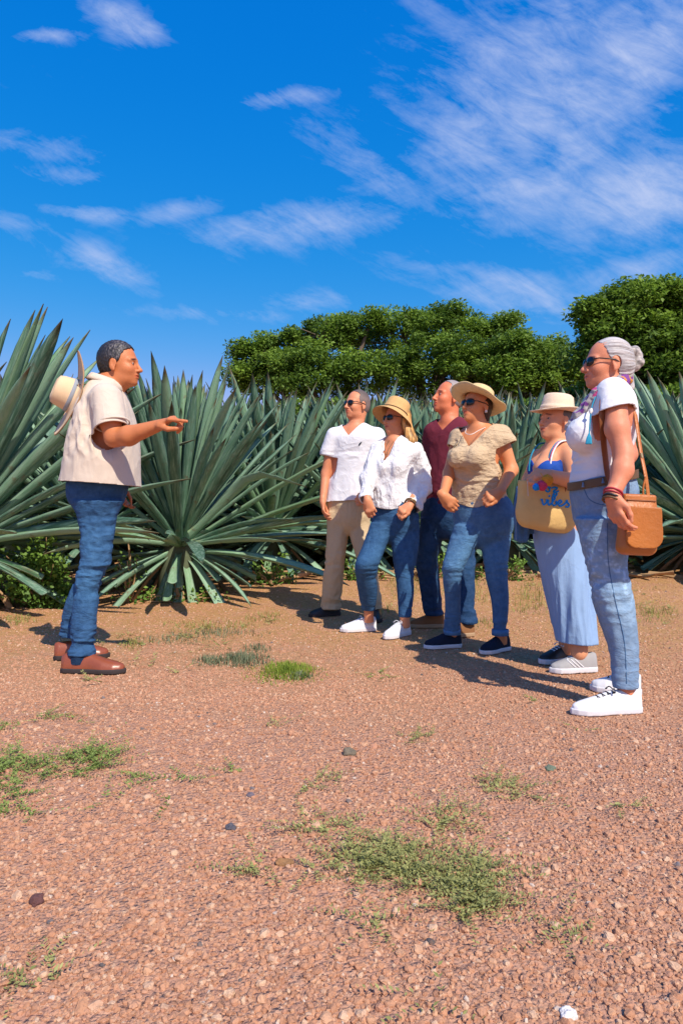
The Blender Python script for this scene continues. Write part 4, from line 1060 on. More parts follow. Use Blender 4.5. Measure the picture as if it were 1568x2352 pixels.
# leafy vine bush under the left agave, vines and dry leaves along the row
def bush(name, label, cx, cy, rx, ry, h, n, mat, seed, leaf=(.03, .06), group=None, z0=0):
    rs = np.random.default_rng(seed); g0 = float(gz(cx, cy))+z0
    cl = [(rs.normal(0, .45)*rx, rs.normal(0, .4)*ry, abs(rs.normal(.35, .3))*h, rs.uniform(.12, .26)*max(rx, h)) for _ in range(26)]
    P0 = []; c = []
    for _ in range(n):
        x, y, z, r = cl[rs.integers(len(cl))]; v = rs.normal(0, 1, 3); v /= np.linalg.norm(v); q = np.array([x, y, z])+v*r*rs.random()**.4
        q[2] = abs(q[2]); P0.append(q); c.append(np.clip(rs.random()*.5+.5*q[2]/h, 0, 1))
    P0 = np.array(P0); D = unitv(rs.normal(0, 1, (n, 3))+[0, -.3, .1]); N_ = unitv(rs.normal(0, .7, (n, 3))+[.2, -.5, 1]); N_ = unitv(N_-D*(N_*D).sum(1)[:, None])
    ln = rs.uniform(*leaf, n); V, F, C = leaf_cards(P0, D, N_, ln, ln*.75, np.array(c))
    r = empty(name, (cx, cy, g0)); tag(r, label, 'bush', group)
    o = bpy.data.objects.new('foliage', make_mesh('foliage', V, F, mat, cols=C)); col.objects.link(o); o.parent = r; o['kind'] = 'stuff'
    ms = [tube_mesh([[0, 0, 0], [x*.5+.02, y*.5, z*.6], [x, y, z]], [.010, .007, .004], 5) for x, y, z, _ in cl]
    V, F = join(*ms); s = bpy.data.objects.new('stems', make_mesh('stems', V, F, DRY)); col.objects.link(s); s.parent = r
    return r
VG = foliage_material('vine_green', (.060, .150, .022), (.22, .36, .06), .3)
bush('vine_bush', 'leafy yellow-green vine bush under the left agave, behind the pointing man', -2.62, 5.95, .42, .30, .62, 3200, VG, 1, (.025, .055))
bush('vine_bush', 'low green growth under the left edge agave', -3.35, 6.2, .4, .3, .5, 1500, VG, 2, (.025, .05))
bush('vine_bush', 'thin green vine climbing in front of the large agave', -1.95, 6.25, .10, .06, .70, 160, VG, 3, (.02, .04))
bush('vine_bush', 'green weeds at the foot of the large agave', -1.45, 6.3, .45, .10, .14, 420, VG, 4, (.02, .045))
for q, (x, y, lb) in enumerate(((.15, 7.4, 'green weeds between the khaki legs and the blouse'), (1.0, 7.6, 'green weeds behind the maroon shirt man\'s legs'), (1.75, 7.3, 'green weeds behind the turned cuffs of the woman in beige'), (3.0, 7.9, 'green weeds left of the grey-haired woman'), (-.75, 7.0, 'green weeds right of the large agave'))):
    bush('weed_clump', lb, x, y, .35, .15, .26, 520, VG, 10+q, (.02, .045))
# dry fallen leaves below the plants
rs = np.random.default_rng(77); dl = []
DLM = []
for kw in (dict(L=.9, W=.035, bend=.1, chan=.9), dict(L=.6, W=.030, bend=-.1, chan=1.0, twist=.8)):
    V, F, C = leaf_geo(**kw); DLM.append(make_mesh('dry_leaf', V, F, DRY))
for (x, y, n) in ((.35, 7.6, 16), (-.75, 7.4, 8), (1.1, 7.8, 12), (2.1, 7.7, 12), (3.1, 8.0, 14), (3.9, 7.2, 14), (-2.0, 6.9, 8), (-3.3, 6.6, 8), (.9, 8.0, 8)):
    for _ in range(n):
        o = link('dry_leaf', DLM[rs.integers(2)]); px, py = x+rs.normal(0, .35), y+rs.normal(0, .18); o.location = (px, py, float(gz(px, py))+rs.uniform(.02, .09)); s = rs.uniform(.45, 1.0); o.scale = (s, s, s)
        o.rotation_euler = (rs.uniform(0, 6.28), abs(rs.normal(0, .12)), rs.uniform(0, 6.28)); tag(o, 'dry brown agave leaf fallen under the front row', 'dry leaf', 'dry leaves under the agaves')

# ------------------------------------------------------------ trees
TREE = foliage_material('tree_leaf', (.055, .115, .016), (.25, .39, .045), .38); BARK = material('bark', (.16, .12, .09), .95, .15, .4, 12, .01, 30)
def tree(label, x, y, h, lobes, nleaf, seed, leaf=(.085, .175), name='tree'):
    """lobes: (dx, dy, z, rx, ry, rz)"""
    rs = np.random.default_rng(seed); g0 = float(gz(x, y)); r = empty(name, (x, y, g0)); tag(r, label, 'tree', 'trees behind the field')
    cl = []
    vol = np.array([l[3]*l[5]*l[4] for l in lobes])**.66; vol /= vol.sum()
    for li, l in enumerate(lobes):
        for _ in range(int(240*vol[li])+6):
            v = rs.normal(0, 1, 3); v /= np.linalg.norm(v); v[2] = v[2] if rs.random() < .5 else abs(v[2]); rr = rs.uniform(.50, 1.06)
            cl.append((l[0]+v[0]*l[3]*rr, l[1]+v[1]*l[4]*rr, l[2]+v[2]*l[5]*rr, rs.uniform(.16, .52), rs.random()))
    cl = np.array(cl); w = cl[:, 3]**2; w /= w.sum(); k = rs.choice(len(cl), nleaf, p=w)
    v = unitv(rs.normal(0, 1, (nleaf, 3))); q = cl[k, :3]+v*(cl[k, 3]*rs.random(nleaf)**.45)[:, None]*[1.2, 1.2, .78]
    D = unitv(rs.normal(0, 1, (nleaf, 3))*[1, 1, .5]); N_ = unitv(rs.normal(0, .55, (nleaf, 3))+[.15, -.35, 1.]); N_ = unitv(N_-D*(N_*D).sum(1)[:, None])
    ln = rs.uniform(*leaf, nleaf); V, F, C = leaf_cards(q, D, N_, ln, ln*.55, np.clip(cl[k, 4]*.65+rs.random(nleaf)*.35, 0, 1))
    o = bpy.data.objects.new('crown', make_mesh('crown', V, F, TREE, cols=C)); col.objects.link(o); o.parent = r
    ms = [tube_mesh([[0, 0, -.2], [.05, 0, h*.22], [-.05, .05, h*.42]], [.32, .26, .20], 12)]
    V, F = join(*ms); t_ = bpy.data.objects.new('trunk', make_mesh('trunk', V, F, BARK)); col.objects.link(t_); t_.parent = r
    ms = []
    for l in lobes:
        m = np.array([l[0], l[1], l[2]]); s0 = np.array([-.05, .05, h*.40]); ms.append(tube_mesh([s0, s0*.5+m*.5+[0, 0, .1], m, m+[.2, 0, l[5]*.6]], [.15, .10, .06, .02], 7))
        for _ in range(5):
            v = rs.normal(0, 1, 3); v /= np.linalg.norm(v); v[2] = abs(v[2])*.7; ms.append(tube_mesh([m, m+v*[l[3], l[4], l[5]]*.5, m+v*[l[3], l[4], l[5]]*.95], [.05, .03, .012], 5))
    V, F = join(*ms); b_ = bpy.data.objects.new('branches', make_mesh('branches', V, F, BARK)); col.objects.link(b_); b_.parent = t_
    return r
def T_(u, v, d): p = P(u, v, d); return p
def lobes_from(x, y, lst):
    g0 = float(gz(x, y)); out = []
    for (u, v, ru, rv, dd) in lst:
        p = P(u, v, y+dd); s = (y+dd)/1568; out.append((p[0]-x, dd, p[2]-g0, ru*s, ru*s*.8, rv*s))
    return out
Y1 = 25.
tree('wide dark green tree behind the middle of the field, its left half with bronze tips', P(760, 0, Y1)[0], Y1, 6.5, lobes_from(P(760, 0, Y1)[0], Y1, [(600, 830, 60, 42, 0), (660, 800, 75, 55, .5), (740, 775, 80, 50, 0), (820, 790, 90, 60, 1), (700, 850, 110, 50, -.5), (600, 878, 70, 45, 0), (830, 865, 100, 60, -.5), (720, 885, 110, 45, -.6), (570, 808, 34, 20, 0), (850, 735, 34, 20, 0)]), 54000, 1)
tree('tallest round-topped green tree right of the centre', P(1010, 0, Y1)[0], Y1+1, 7.0, lobes_from(P(1010, 0, Y1)[0], Y1+1, [(930, 775, 75, 50, 0), (1030, 762, 95, 55, 0), (1130, 785, 75, 45, .5), (1000, 830, 130, 60, -.5), (1130, 860, 100, 60, 0), (1010, 880, 130, 50, -.5), (1020, 722, 36, 18, 0), (940, 735, 34, 20, 0), (1150, 745, 34, 18, .3)]), 54000, 2)
tree('lower thin-topped tree left of the grey-haired woman\'s head', P(1220, 0, Y1)[0], Y1-1, 5.6, lobes_from(P(1220, 0, Y1)[0], Y1-1, [(1180, 800, 55, 42, 0), (1240, 835, 60, 40, 0), (1275, 795, 26, 16, .5), (1190, 860, 90, 50, 0), (1290, 875, 70, 45, .5), (1200, 890, 90, 40, 0)]), 38000, 3)
tree('nearer tree at right edge with loose branches over the grey-haired woman', P(1500, 0, 18.)[0], 18., 6.3, lobes_from(P(1500, 0, 18.)[0], 18., [(1400, 745, 70, 40, 0), (1480, 700, 75, 45, 0), (1560, 710, 80, 55, .5), (1450, 790, 110, 60, 0), (1560, 800, 100, 70, 0), (1370, 810, 45, 40, 0), (1640, 740, 90, 80, 0), (1450, 860, 110, 60, 0), (1560, 880, 110, 60, 0), (1350, 715, 24, 12, 0), (1420, 690, 30, 14, 0)]), 82000, 4, (.085, .17))
HB = foliage_material('far_shrub', (.055, .115, .016), (.22, .35, .045), .25)
rs = np.random.default_rng(5)
for k, (u, v, d, ru, rv, n) in enumerate(((1050, 950, 22, 140, 30, 3000), (1230, 950, 21, 120, 30, 3000), (760, 950, 22, 160, 30, 3000), (1350, 930, 20, 90, 40, 3000), (1560, 930, 17, 140, 40, 4000))):
    c = P(u, v, d); s = d/1568; nn = n; v_ = unitv(rs.normal(0, 1, (nn, 3))); q = v_*(rs.random(nn)**.4)[:, None]*[ru*s, ru*s*.5, rv*s]
    D = unitv(rs.normal(0, 1, (nn, 3))); N_ = unitv(rs.normal(0, .6, (nn, 3))+[0, -.3, 1]); N_ = unitv(N_-D*(N_*D).sum(1)[:, None]); ln = rs.uniform(.12, .26, nn)
    V, F, C = leaf_cards(q+[0, 0, 0], D, N_, ln, ln*.6, rs.random(nn)); g0 = float(gz(c[0], d))
    # foliage down to the ground
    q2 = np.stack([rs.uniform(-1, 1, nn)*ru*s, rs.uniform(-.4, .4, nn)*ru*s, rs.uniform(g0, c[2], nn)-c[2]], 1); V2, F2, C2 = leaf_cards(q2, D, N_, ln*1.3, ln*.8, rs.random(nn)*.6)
    r = empty('shrub', (c[0], c[1], g0)); tag(r, 'dense green shrub below the trees, ' + ['behind the man in maroon', 'between cream hat and beige woman', 'left of the white T-shirt man', 'behind the grey-haired woman\'s face', 'at right edge behind the bag'][k], 'shrub', 'shrubs under the trees')
    o = bpy.data.objects.new('foliage', make_mesh('foliage', np.concatenate([V, V2])+[0, 0, c[2]-g0], np.concatenate([F, F2+len(V)]), HB, cols=np.concatenate([C, C2]))); col.objects.link(o); o.parent = r; o['kind'] = 'stuff'

def make_guide():
    F = np.array([1, .04, 0.])
    root = person('man in beige polo and blue jeans standing alone, pointing a finger at the group', P(215, 1176, 3.7))
    hd = Head(P(275, 839, 3.70), (1, -.06), 2, 1.0)
    # arms
    sh, el, wr = P(244, 916, 3.50), P(262, 1006, 3.44), P(366, 977, 3.36)
    fsh, fel, fwr = P(244, 916, 3.90), P(252, 1015, 3.97), P(272, 1118, 3.90)
    D = unit(P(404, 957, 3.33)-wr); N = unit(np.array([.15, .25, -1.]))
    v = Bag()
    skin_t = loft([(868, 225, 270, 3.7, .9), (885, 214, 280, 3.7, .62), (905, 206, 284, 3.7, .60), (940, 196, 294), (1000, 186, 304), (1060, 178, 308), (1120, 172, 290, 3.7, .9), (1150, 175, 280, 3.7, 1.1), (1200, 186, 268)], 3.7, F, .62, -.012)
    v.add(skin_t, .02); v.add(cone(hd.w(-.035, 0, -.05), P(243, 888, 3.70), .056, .060), .03)
    v.add(cone(hd.w(.0, 0, -.09), P(262, 900, 3.70), .045, .05), .03)
    hd.build(v)
    chain(v, [sh, P(252, 960, 3.46), el], [.062, .056, .044], .03)
    chain(v, [el, P(296, 1001, 3.415), wr], [.045, .049, .029], .02)
    chain(v, [fsh, fel, fwr], [.06, .045, .028], .03)
    chain(v, [P(225, 1190, 3.62), P(212, 1310, 3.58), P(192, 1490, 3.56)], [.055, .028, .026], .03)
    chain(v, [P(225, 1190, 3.80), P(210, 1310, 3.82), P(172, 1450, 3.86)], [.055, .028, .026], .03)
    hand(v, wr, D, N, 1, curl=[.3, 1.0, 1.15, 1.25], index=(.50, .03, .0), sc=1.1, thumb=.9)
    hand(v, fwr, unit(np.array([.25, 0, -1])), [1, -.3, 0], 1, .4)
    finish_body(root, v, SK['guide'], lambda V: hd.tint(V, (.1, .08, .1), stub=.3), hd, [wr+D*.09])
    eyes(root, hd)
    hv, g = hair_short(hd, .013, .068, .05, -.055)
    V, Q = hv.mesh(1); V, Q = cut(V, Q, g, .006)
    q = hd.loc(V); V = V+vnormals(V, Q)*(fbm(V*np.array([160, 160, 70]), 2)*.0030)[:, None]
    gr = np.clip(.5+vnoise(V*np.array([260, 260, 90])), 0, 1)**3*sstep(.1, .0, np.abs(q[:, 0]-.02))*sstep(.0, .03, q[:, 2])
    c = np.ones((len(V), 3))*(1+7*gr[:, None]*.9)
    link('hair', make_mesh('hair', V, Q, M['hair_black'], cols=c), root)
    # polo shirt
    body = loft([(863, 226, 266, 3.7, 1.0), (875, 213, 275, 3.7, .80), (889, 205, 281, 3.7, .66), (908, 196, 288, 3.7, .61), (940, 185, 300, 3.7, .62), (980, 175, 310), (1040, 160, 317, 3.7, .72), (1090, 150, 319), (1130, 140, 320, 3.7, .84), (1150, 135, 321, 3.7, .88), (1166, 134, 322)], 3.7, F, .7)
    nsl = cone(sh, P(256, 985, 3.45), .082, .088); fsl = cone(fsh, P(250, 990, 3.95), .080, .082)
    v = gvol([(body, .02), (nsl, .035), (fsl, .035)], .0052)
    zh = zof(1149, 3.55)
    slit = lambda V: np.where((np.abs(V[:, 0]-P(254-13, 1100, 3.5)[0]-(V[:, 2]-zh)*.1) < (zh+.075-V[:, 2])*.16) & (V[:, 2] < zh+.07) & (V[:, 1] < 3.7), .01, -1.)
    g1 = shirt_neck(P(246, 900, 3.70), F, zof(905, 3.7), 1.1, zof(866, 3.7))
    neck = lambda V: np.where(np.linalg.norm((V-P(246, 880, 3.70))[:, :2], axis=1) < .098, V[:, 2]-(zof(878, 3.7)-.34*(V[:, 0]-P(246, 880, 3.7)[0])), -1.)
    g = gmax(plane([0, 0, zh], [-.07, .0, -1]), neck,
             tube_only(plane(P(262, 983, 3.45), P(262, 1006, 3.44)-P(249, 930, 3.49)+np.array([-.0, 0, 0])), sh, P(262, 1010, 3.42), .125),
             tube_only(plane(P(252, 990, 3.94), [0, .2, -1]), fsh, P(252, 1010, 3.95), .12), slit)
    wa = lambda V: sstep(zof(1120, 3.5), zof(960, 3.5), V[:, 2])*sstep(P(285, 0, 3.6)[0], P(205, 0, 3.6)[0], V[:, 0])
    rotf = [(lambda V: sstep(P(262, 0, 3.6)[0], P(215, 0, 3.6)[0], V[:, 0])*sstep(zof(1100, 3.5), zof(1000, 3.5), V[:, 2])*sstep(zof(890, 3.5), zof(930, 3.5), V[:, 2]), .018, (15, 6, 6)), (all_w, .004, (9, 9, 5))]
    sh_o = garment(root, 'polo_shirt', v, M['polo'], g, rotf, .006, seed=2)
    # sleeve's ribbed edge, collar, placket
    ax = unit(P(262, 1006, 3.44)-P(249, 930, 3.49)); c0 = P(258.5, 973, 3.452)
    def ringat(c0, ax, r, z, n=40, el=1.):
        a = unit(np.cross(ax, [0, 1, 0])); b = np.cross(ax, a); return [c0+a*math.cos(t)*r*el+b*math.sin(t)*r+ax*z for t in np.linspace(0, 2*math.pi, n, endpoint=False)]
    V, Fc = tube_mesh(ringat(c0, ax, .0835, .003), .0035, 6, closed=True, flat=ax, s=2.2); link('sleeve_band', make_mesh('sleeve_band', V, Fc, M['polo']), sh_o)
    cc = P(246, 878, 3.70); V = []; n = 44; Fc = []
    for k, (rr, dz) in enumerate(((.074, .046), (.080, .046), (.094, .031), (.108, .014), (.104, .010))):
        for j in range(n):
            a = -2.75+5.5*j/(n-1); a2 = a+math.pi
            sl = .34*math.cos(a2)*.075
            V.append(cc+np.array([math.cos(a2)*rr*1.0, math.sin(a2)*rr*1.08, dz-sl-.022-.02*max(0, math.cos(a2))*(k > 2)]))
    for k in range(4):
        for j in range(n-1): Fc.append((k*n+j, k*n+j+1, (k+1)*n+j+1, (k+1)*n+j))
    link('collar', make_mesh('collar', np.array(V), np.array(Fc), M['polo']), sh_o)
    # jeans
    pel = loft([(1085, 164, 292), (1120, 160, 290), (1150, 163, 281, 3.7, .84), (1180, 179, 266, 3.7, 1.0), (1215, 190, 256, 3.7, 1.25), (1245, 200, 246, 3.7, 1.5)], 3.70, F, .80, cap=.05)
    nl = loft([(1150, 165, 284, 3.63), (1189, 180, 266, 3.62), (1224, 186, 262), (1260, 186, 256), (1295, 185, 252), (1320, 177, 235, 3.58), (1348, 174, 226), (1384, 170, 226), (1419, 165, 223), (1454, 162, 220), (1490, 158, 219), (1504, 157, 219, 3.56)], 3.6, F, 1.2)
    fl = loft([(1160, 178, 266, 3.80), (1200, 186, 258), (1300, 186, 246, 3.82), (1384, 152, 215, 3.84), (1440, 141, 198, 3.86), (1463, 139, 195, 3.86)], 3.8, F, 1.25)
    v = gvol([(pel, .02), (nl, .010), (fl, .008)], .0056)
    spec = [(band_z(zof(1475, 3.56), .075), .016, (6, 6, 26)), (band_z(zof(1318, 3.58), .10), .0125, (7, 7, 24)), (band_z(zof(1225, 3.6), .14), .009, (9, 7, 20)), (all_w, .0045, (12, 12, 9))]
    j = garment(root, 'jeans', v, M['denim'], None, spec, cols=jeans_tint(.45, F, .5), seed=5)
    pts = [P(x, y, d) for x, y, d in ((236, 1150, 3.468), (232, 1230, 3.475), (224, 1300, 3.485), (206, 1380, 3.497), (196, 1440, 3.502))]
    # belt loop of a red tag at the far pocket
    shoe(root, P(146, 0, 3.56)*[1, 1, 0]+[0, 0, 0], P(286, 0, 3.53)*[1, 1, 0], .108, M['leather_shoe'], M['sole_dark'], 'loafer', .0042, sole_h=.026)
    shoe(root, P(127, 0, 3.86)*[1, 1, 0], P(250, 0, 3.92)*[1, 1, 0], .108, M['leather_shoe'], M['sole_dark'], 'loafer', .0045, sole_h=.026)
    # sock showing at the near ankle
    V, Fc = tube_mesh([P(186, 1492, 3.56), P(185, 1522, 3.56)], [.052, .055], 20); link('sock', make_mesh('sock', V, Fc, M['denim_dark'], cols=np.ones((len(V), 3))*.6), root)

def make_back_hat():
    """the guide's palm hat hangs on his back"""
    c = P(172, 911, 3.70); U = unit(np.array([-.835, -.47, .36])); Fd = np.array([.45, 0, .9])
    root = empty('straw_hat', c); tag(root, 'wide cream palm-straw hat hanging on the back of the man in the beige polo', 'hat')
    prof = [(0, .104), (.02, .104), (.045, .112), (.060, .114), (.075, .104), (.083, .078), (.088, .042), (.094, .012), (.102, .002), (.130, -.002), (.165, -.004), (.20, -.001), (.226, .004), (.232, .006)]
    def wob(a, r):
        s = max(0, (r-.1)/.13); y = math.sin(a)**2
        dent = -.030*math.exp(-((r*math.cos(a)-.0)/.05)**2-((r*math.sin(a))/.020)**2) if r < .07 else 0
        return -.012*s**1.6*y+(.068 if math.cos(a) > 0 else .012)*s**1.5*math.cos(a)**2+dent
    V, Fc = lathe_hat(c, U, Fd, prof, 80, wob, .004, .92)
    h = link('hat_body', make_mesh('hat_body', V, Fc, M['palm_hat']), root)
    n = 80; k = (len(prof)-1)*n; pts = [V[k+j]-U*.002 for j in range(n)]
    V2, F2 = tube_mesh(pts, .0035, 6, closed=True); link('brim_edge', make_mesh('brim_edge', V2, F2, M['palm_edge']), h)
    hat_band(c, U, Fd, .0925, .012, .020, M['band_blue'], h, .92, slope=.15)
    V3, F3 = tube_mesh(smooth_path([c+U*.0+np.array([.02, -.06, .05]), P(212, 880, 3.60), P(236, 872, 3.60), P(262, 893, 3.625)], 14), .0022, 5)
    link('chin_cord', make_mesh('chin_cord', V3, F3, M['brown_leather']), h)

make_guide(); make_back_hat()

def std_body(root, hd, torso, skin, neck, arms, hands, legs, F, tint_kw=None, h=.011, hh=.0046, smile=0, hair=None, extra=None, zf=None):
    v = Bag(); v.add(torso, .02)
    (na, nb, nr) = neck
    v.add(cone(hd.w(-.035, 0, -.05), nb+unit(np.array([F[0], F[1], 0]))*-.015, nr, nr*1.12), .03); v.add(cone(hd.w(.002, 0, -.085), nb+unit(np.array([F[0], F[1], 0]))*.018, nr*.78, nr*.85), .03)
    hd.build(v, smile)
    for pts, rs in arms: chain(v, pts, rs, .022)
    for pts, rs in legs: chain(v, pts, rs, .03)
    hc = []
    for (wr, D, N, side, curl, sc, th) in hands:
        hand(v, wr, D, N, side, curl=curl, sc=sc, thumb=th); hc.append(np.asarray(wr)+unit(D)*.09)
    if extra: extra(v)
    return finish_body(root, v, SK[skin], lambda V: hd.tint(V, **(tint_kw or {})), hd, hc, h, hh)
def sl(x): return P(x[0], x[1], x[2])
def fl(u, d): return P(u, 1176, d)*[1, 1, 0]

# ---- man in the white T-shirt
def make_man_white():
    F = np.array([-.35, -.94, 0]); d = 5.42
    root = person('man in white V-neck T-shirt, khaki trousers and black sunglasses, left end of the group', P(800, 0, d))
    hd = Head(P(820, 931, d), (-.80, -.60), 5, .98)
    tp = lambda g: loft([(972, 796, 834, d, .9), (985, 770, 858, d, .55), (1000, 760, 870, d, .55), (1040, 759, 867, d, .58), (1090, 758, 860), (1130, 755, 852, d, .65), (1160, 755, 848), (1200, 760, 845)], d, F, .62, g)
    s1, e1, w1 = sl((767, 1000, 5.42)), sl((748, 1088, 5.44)), sl((741, 1152, 5.36))
    s2, e2, w2 = sl((866, 1000, 5.40)), sl((884, 1088, 5.42)), sl((846, 1137, 5.24))
    std_body(root, hd, tp(-.016), 'man1', (0, P(813, 985, d), .052), [([s1, e1, w1], [.047, .037, .026]), ([s2, e2, w2], [.048, .038, .026])],
             [(w1, [.06, -.10, -1], [1, .1, 0], 1, .35, 1.0, .5), (w2, [-.72, -.1, -.2], [.1, 1, -.3], -1, .9, 1.0, .2)],
             [([P(778, 1180, d), P(770, 1290, d), P(762, 1390, 5.48)], [.055, .04, .03]), ([P(826, 1180, d), P(842, 1290, d-.04), P(862, 1390, 5.3)], [.055, .04, .03])], F, dict(stub=.25, hide=True), smile=.5)
    hv, g = hair_short(hd, .006, .050, .05, -.05, recede=.012, seed=3); V, Q = hv.mesh(1); V, Q = cut(V, Q, g, .005)
    q = hd.loc(V); c = np.ones((len(V), 3))*(.8-.35*sstep(.04, .09, q[:, 2]))[:, None]*[1, .82, .76]
    link('hair', make_mesh('hair', V, Q, M['hair_grey'], cols=c), root); sunglasses(root, hd)
    body = tp(.008)
    a1, a2 = cone(s1, P(753, 1040, 5.43), .064, .064), cone(s2, P(873, 1040, 5.41), .064, .066)
    body = loft([(970, 796, 834, d, .9), (983, 772, 856, d, .58), (1000, 758, 871, d, .58), (1040, 757, 867), (1090, 756, 860, d, .62), (1130, 750, 855), (1158, 745, 847, d, .68)], d, F, .62, .004)
    v = gvol([(body, .02), (a1, .03), (a2, .03)], .0068)
    g = gmax(plane(P(790, 1152, d), [.02, -.05, -1]), shirt_neck(P(812, 985, d), F, zof(1000, 5.3), 1.15, zof(975, d)),
             tube_only(plane(P(750, 1048, 5.43), [-.25, 0, -1]), s1, e1, .11), tube_only(plane(P(875, 1042, 5.41), [.3, 0, -1]), s2, e2, .11))
    sh = garment(root, 't_shirt', v, M['white'], g, [(lambda V: sstep(zof(1040, d), zof(1120, d), V[:, 2]), .006, (9, 9, 5)), (band_z(zof(1045, d), .07), .006, (5, 5, 17))], seed=11)
    V, Fc = tube_mesh([P(824.5, 1022, 5.246), P(826.5, 1019, 5.244), P(829.5, 1015.5, 5.244)], [.005, .009, .003], 8); V[:, 1] = 5.262+(V[:, 1]-5.245)*.3
    # small dark emblem lies on the chest
    pel = loft([(1125, 756, 846), (1150, 750, 847), (1170, 750, 848), (1192, 753, 847), (1212, 762, 838), (1230, 774, 828)], d, F, .66, cap=.06)
    l1 = loft([(1175, 751, 803, 5.43), (1220, 751, 800), (1283, 747, 793, 5.42), (1340, 740, 787), (1385, 737, 783), (1399, 736, 784, 5.47)], d, F, 1.0)
    l2 = loft([(1175, 797, 848, 5.42), (1240, 806, 852, 5.38), (1290, 820, 862), (1340, 838, 870), (1399, 846, 878, 5.28)], d, F, 1.0)
    v = gvol([(pel, .02), (l1, .015), (l2, .015)], .0075)
    garment(root, 'trousers', v, M['khaki'], None, [(band_z(zof(1375, 5.4), .09), .012, (5, 5, 18)), (band_z(zof(1290, 5.4), .12), .009, (7, 7, 13)), (all_w, .006, (12, 12, 5))], seed=3)
    shoe(root, fl(779, 5.52), fl(711, 5.40), .10, M['black_shoe'], M['sole_dark'], h=.0055)
    shoe(root, fl(864, 5.38), fl(861, 5.10), .10, M['black_shoe'], M['sole_dark'], h=.0055)
    return root, sh
def chest_mark(parent, u, v, d0, size, mat, tree_objs):
    pass
rw, sh_w = make_man_white()
def surf(o, u, v):
    """distance from the camera to the object's surface along the ray through (u, v), and the normal"""
    org = Vector((0, 0, CAMH)); di = Vector(P(u, v, 1))-org; di.normalize()
    off = o.location.copy(); p = o.parent
    while p: off += p.location; p = p.parent
    from mathutils.bvhtree import BVHTree
    bt = BVHTree.FromPolygons([w.co for w in o.data.vertices], [tuple(q.vertices) for q in o.data.polygons])
    h, n, i, dist = bt.ray_cast(org, di)
    return (np.array(h), np.array(n)) if h else (None, None)
def emblem():
    pts = []
    for k, (u, v) in enumerate(((823.5, 1024), (825.5, 1020.5), (827.5, 1018), (830.5, 1015))):
        h, n = surf(sh_w, u, v)
        if h is None: return
        pts.append(h+np.array([0, -.0015, 0]))
    V, Fc = tube_mesh(pts, [.003, .007, .006, .002], 8); mid = V.mean(0); 
    link('emblem', make_mesh('emblem', V, Fc, M['emblem']), sh_w)
emblem()

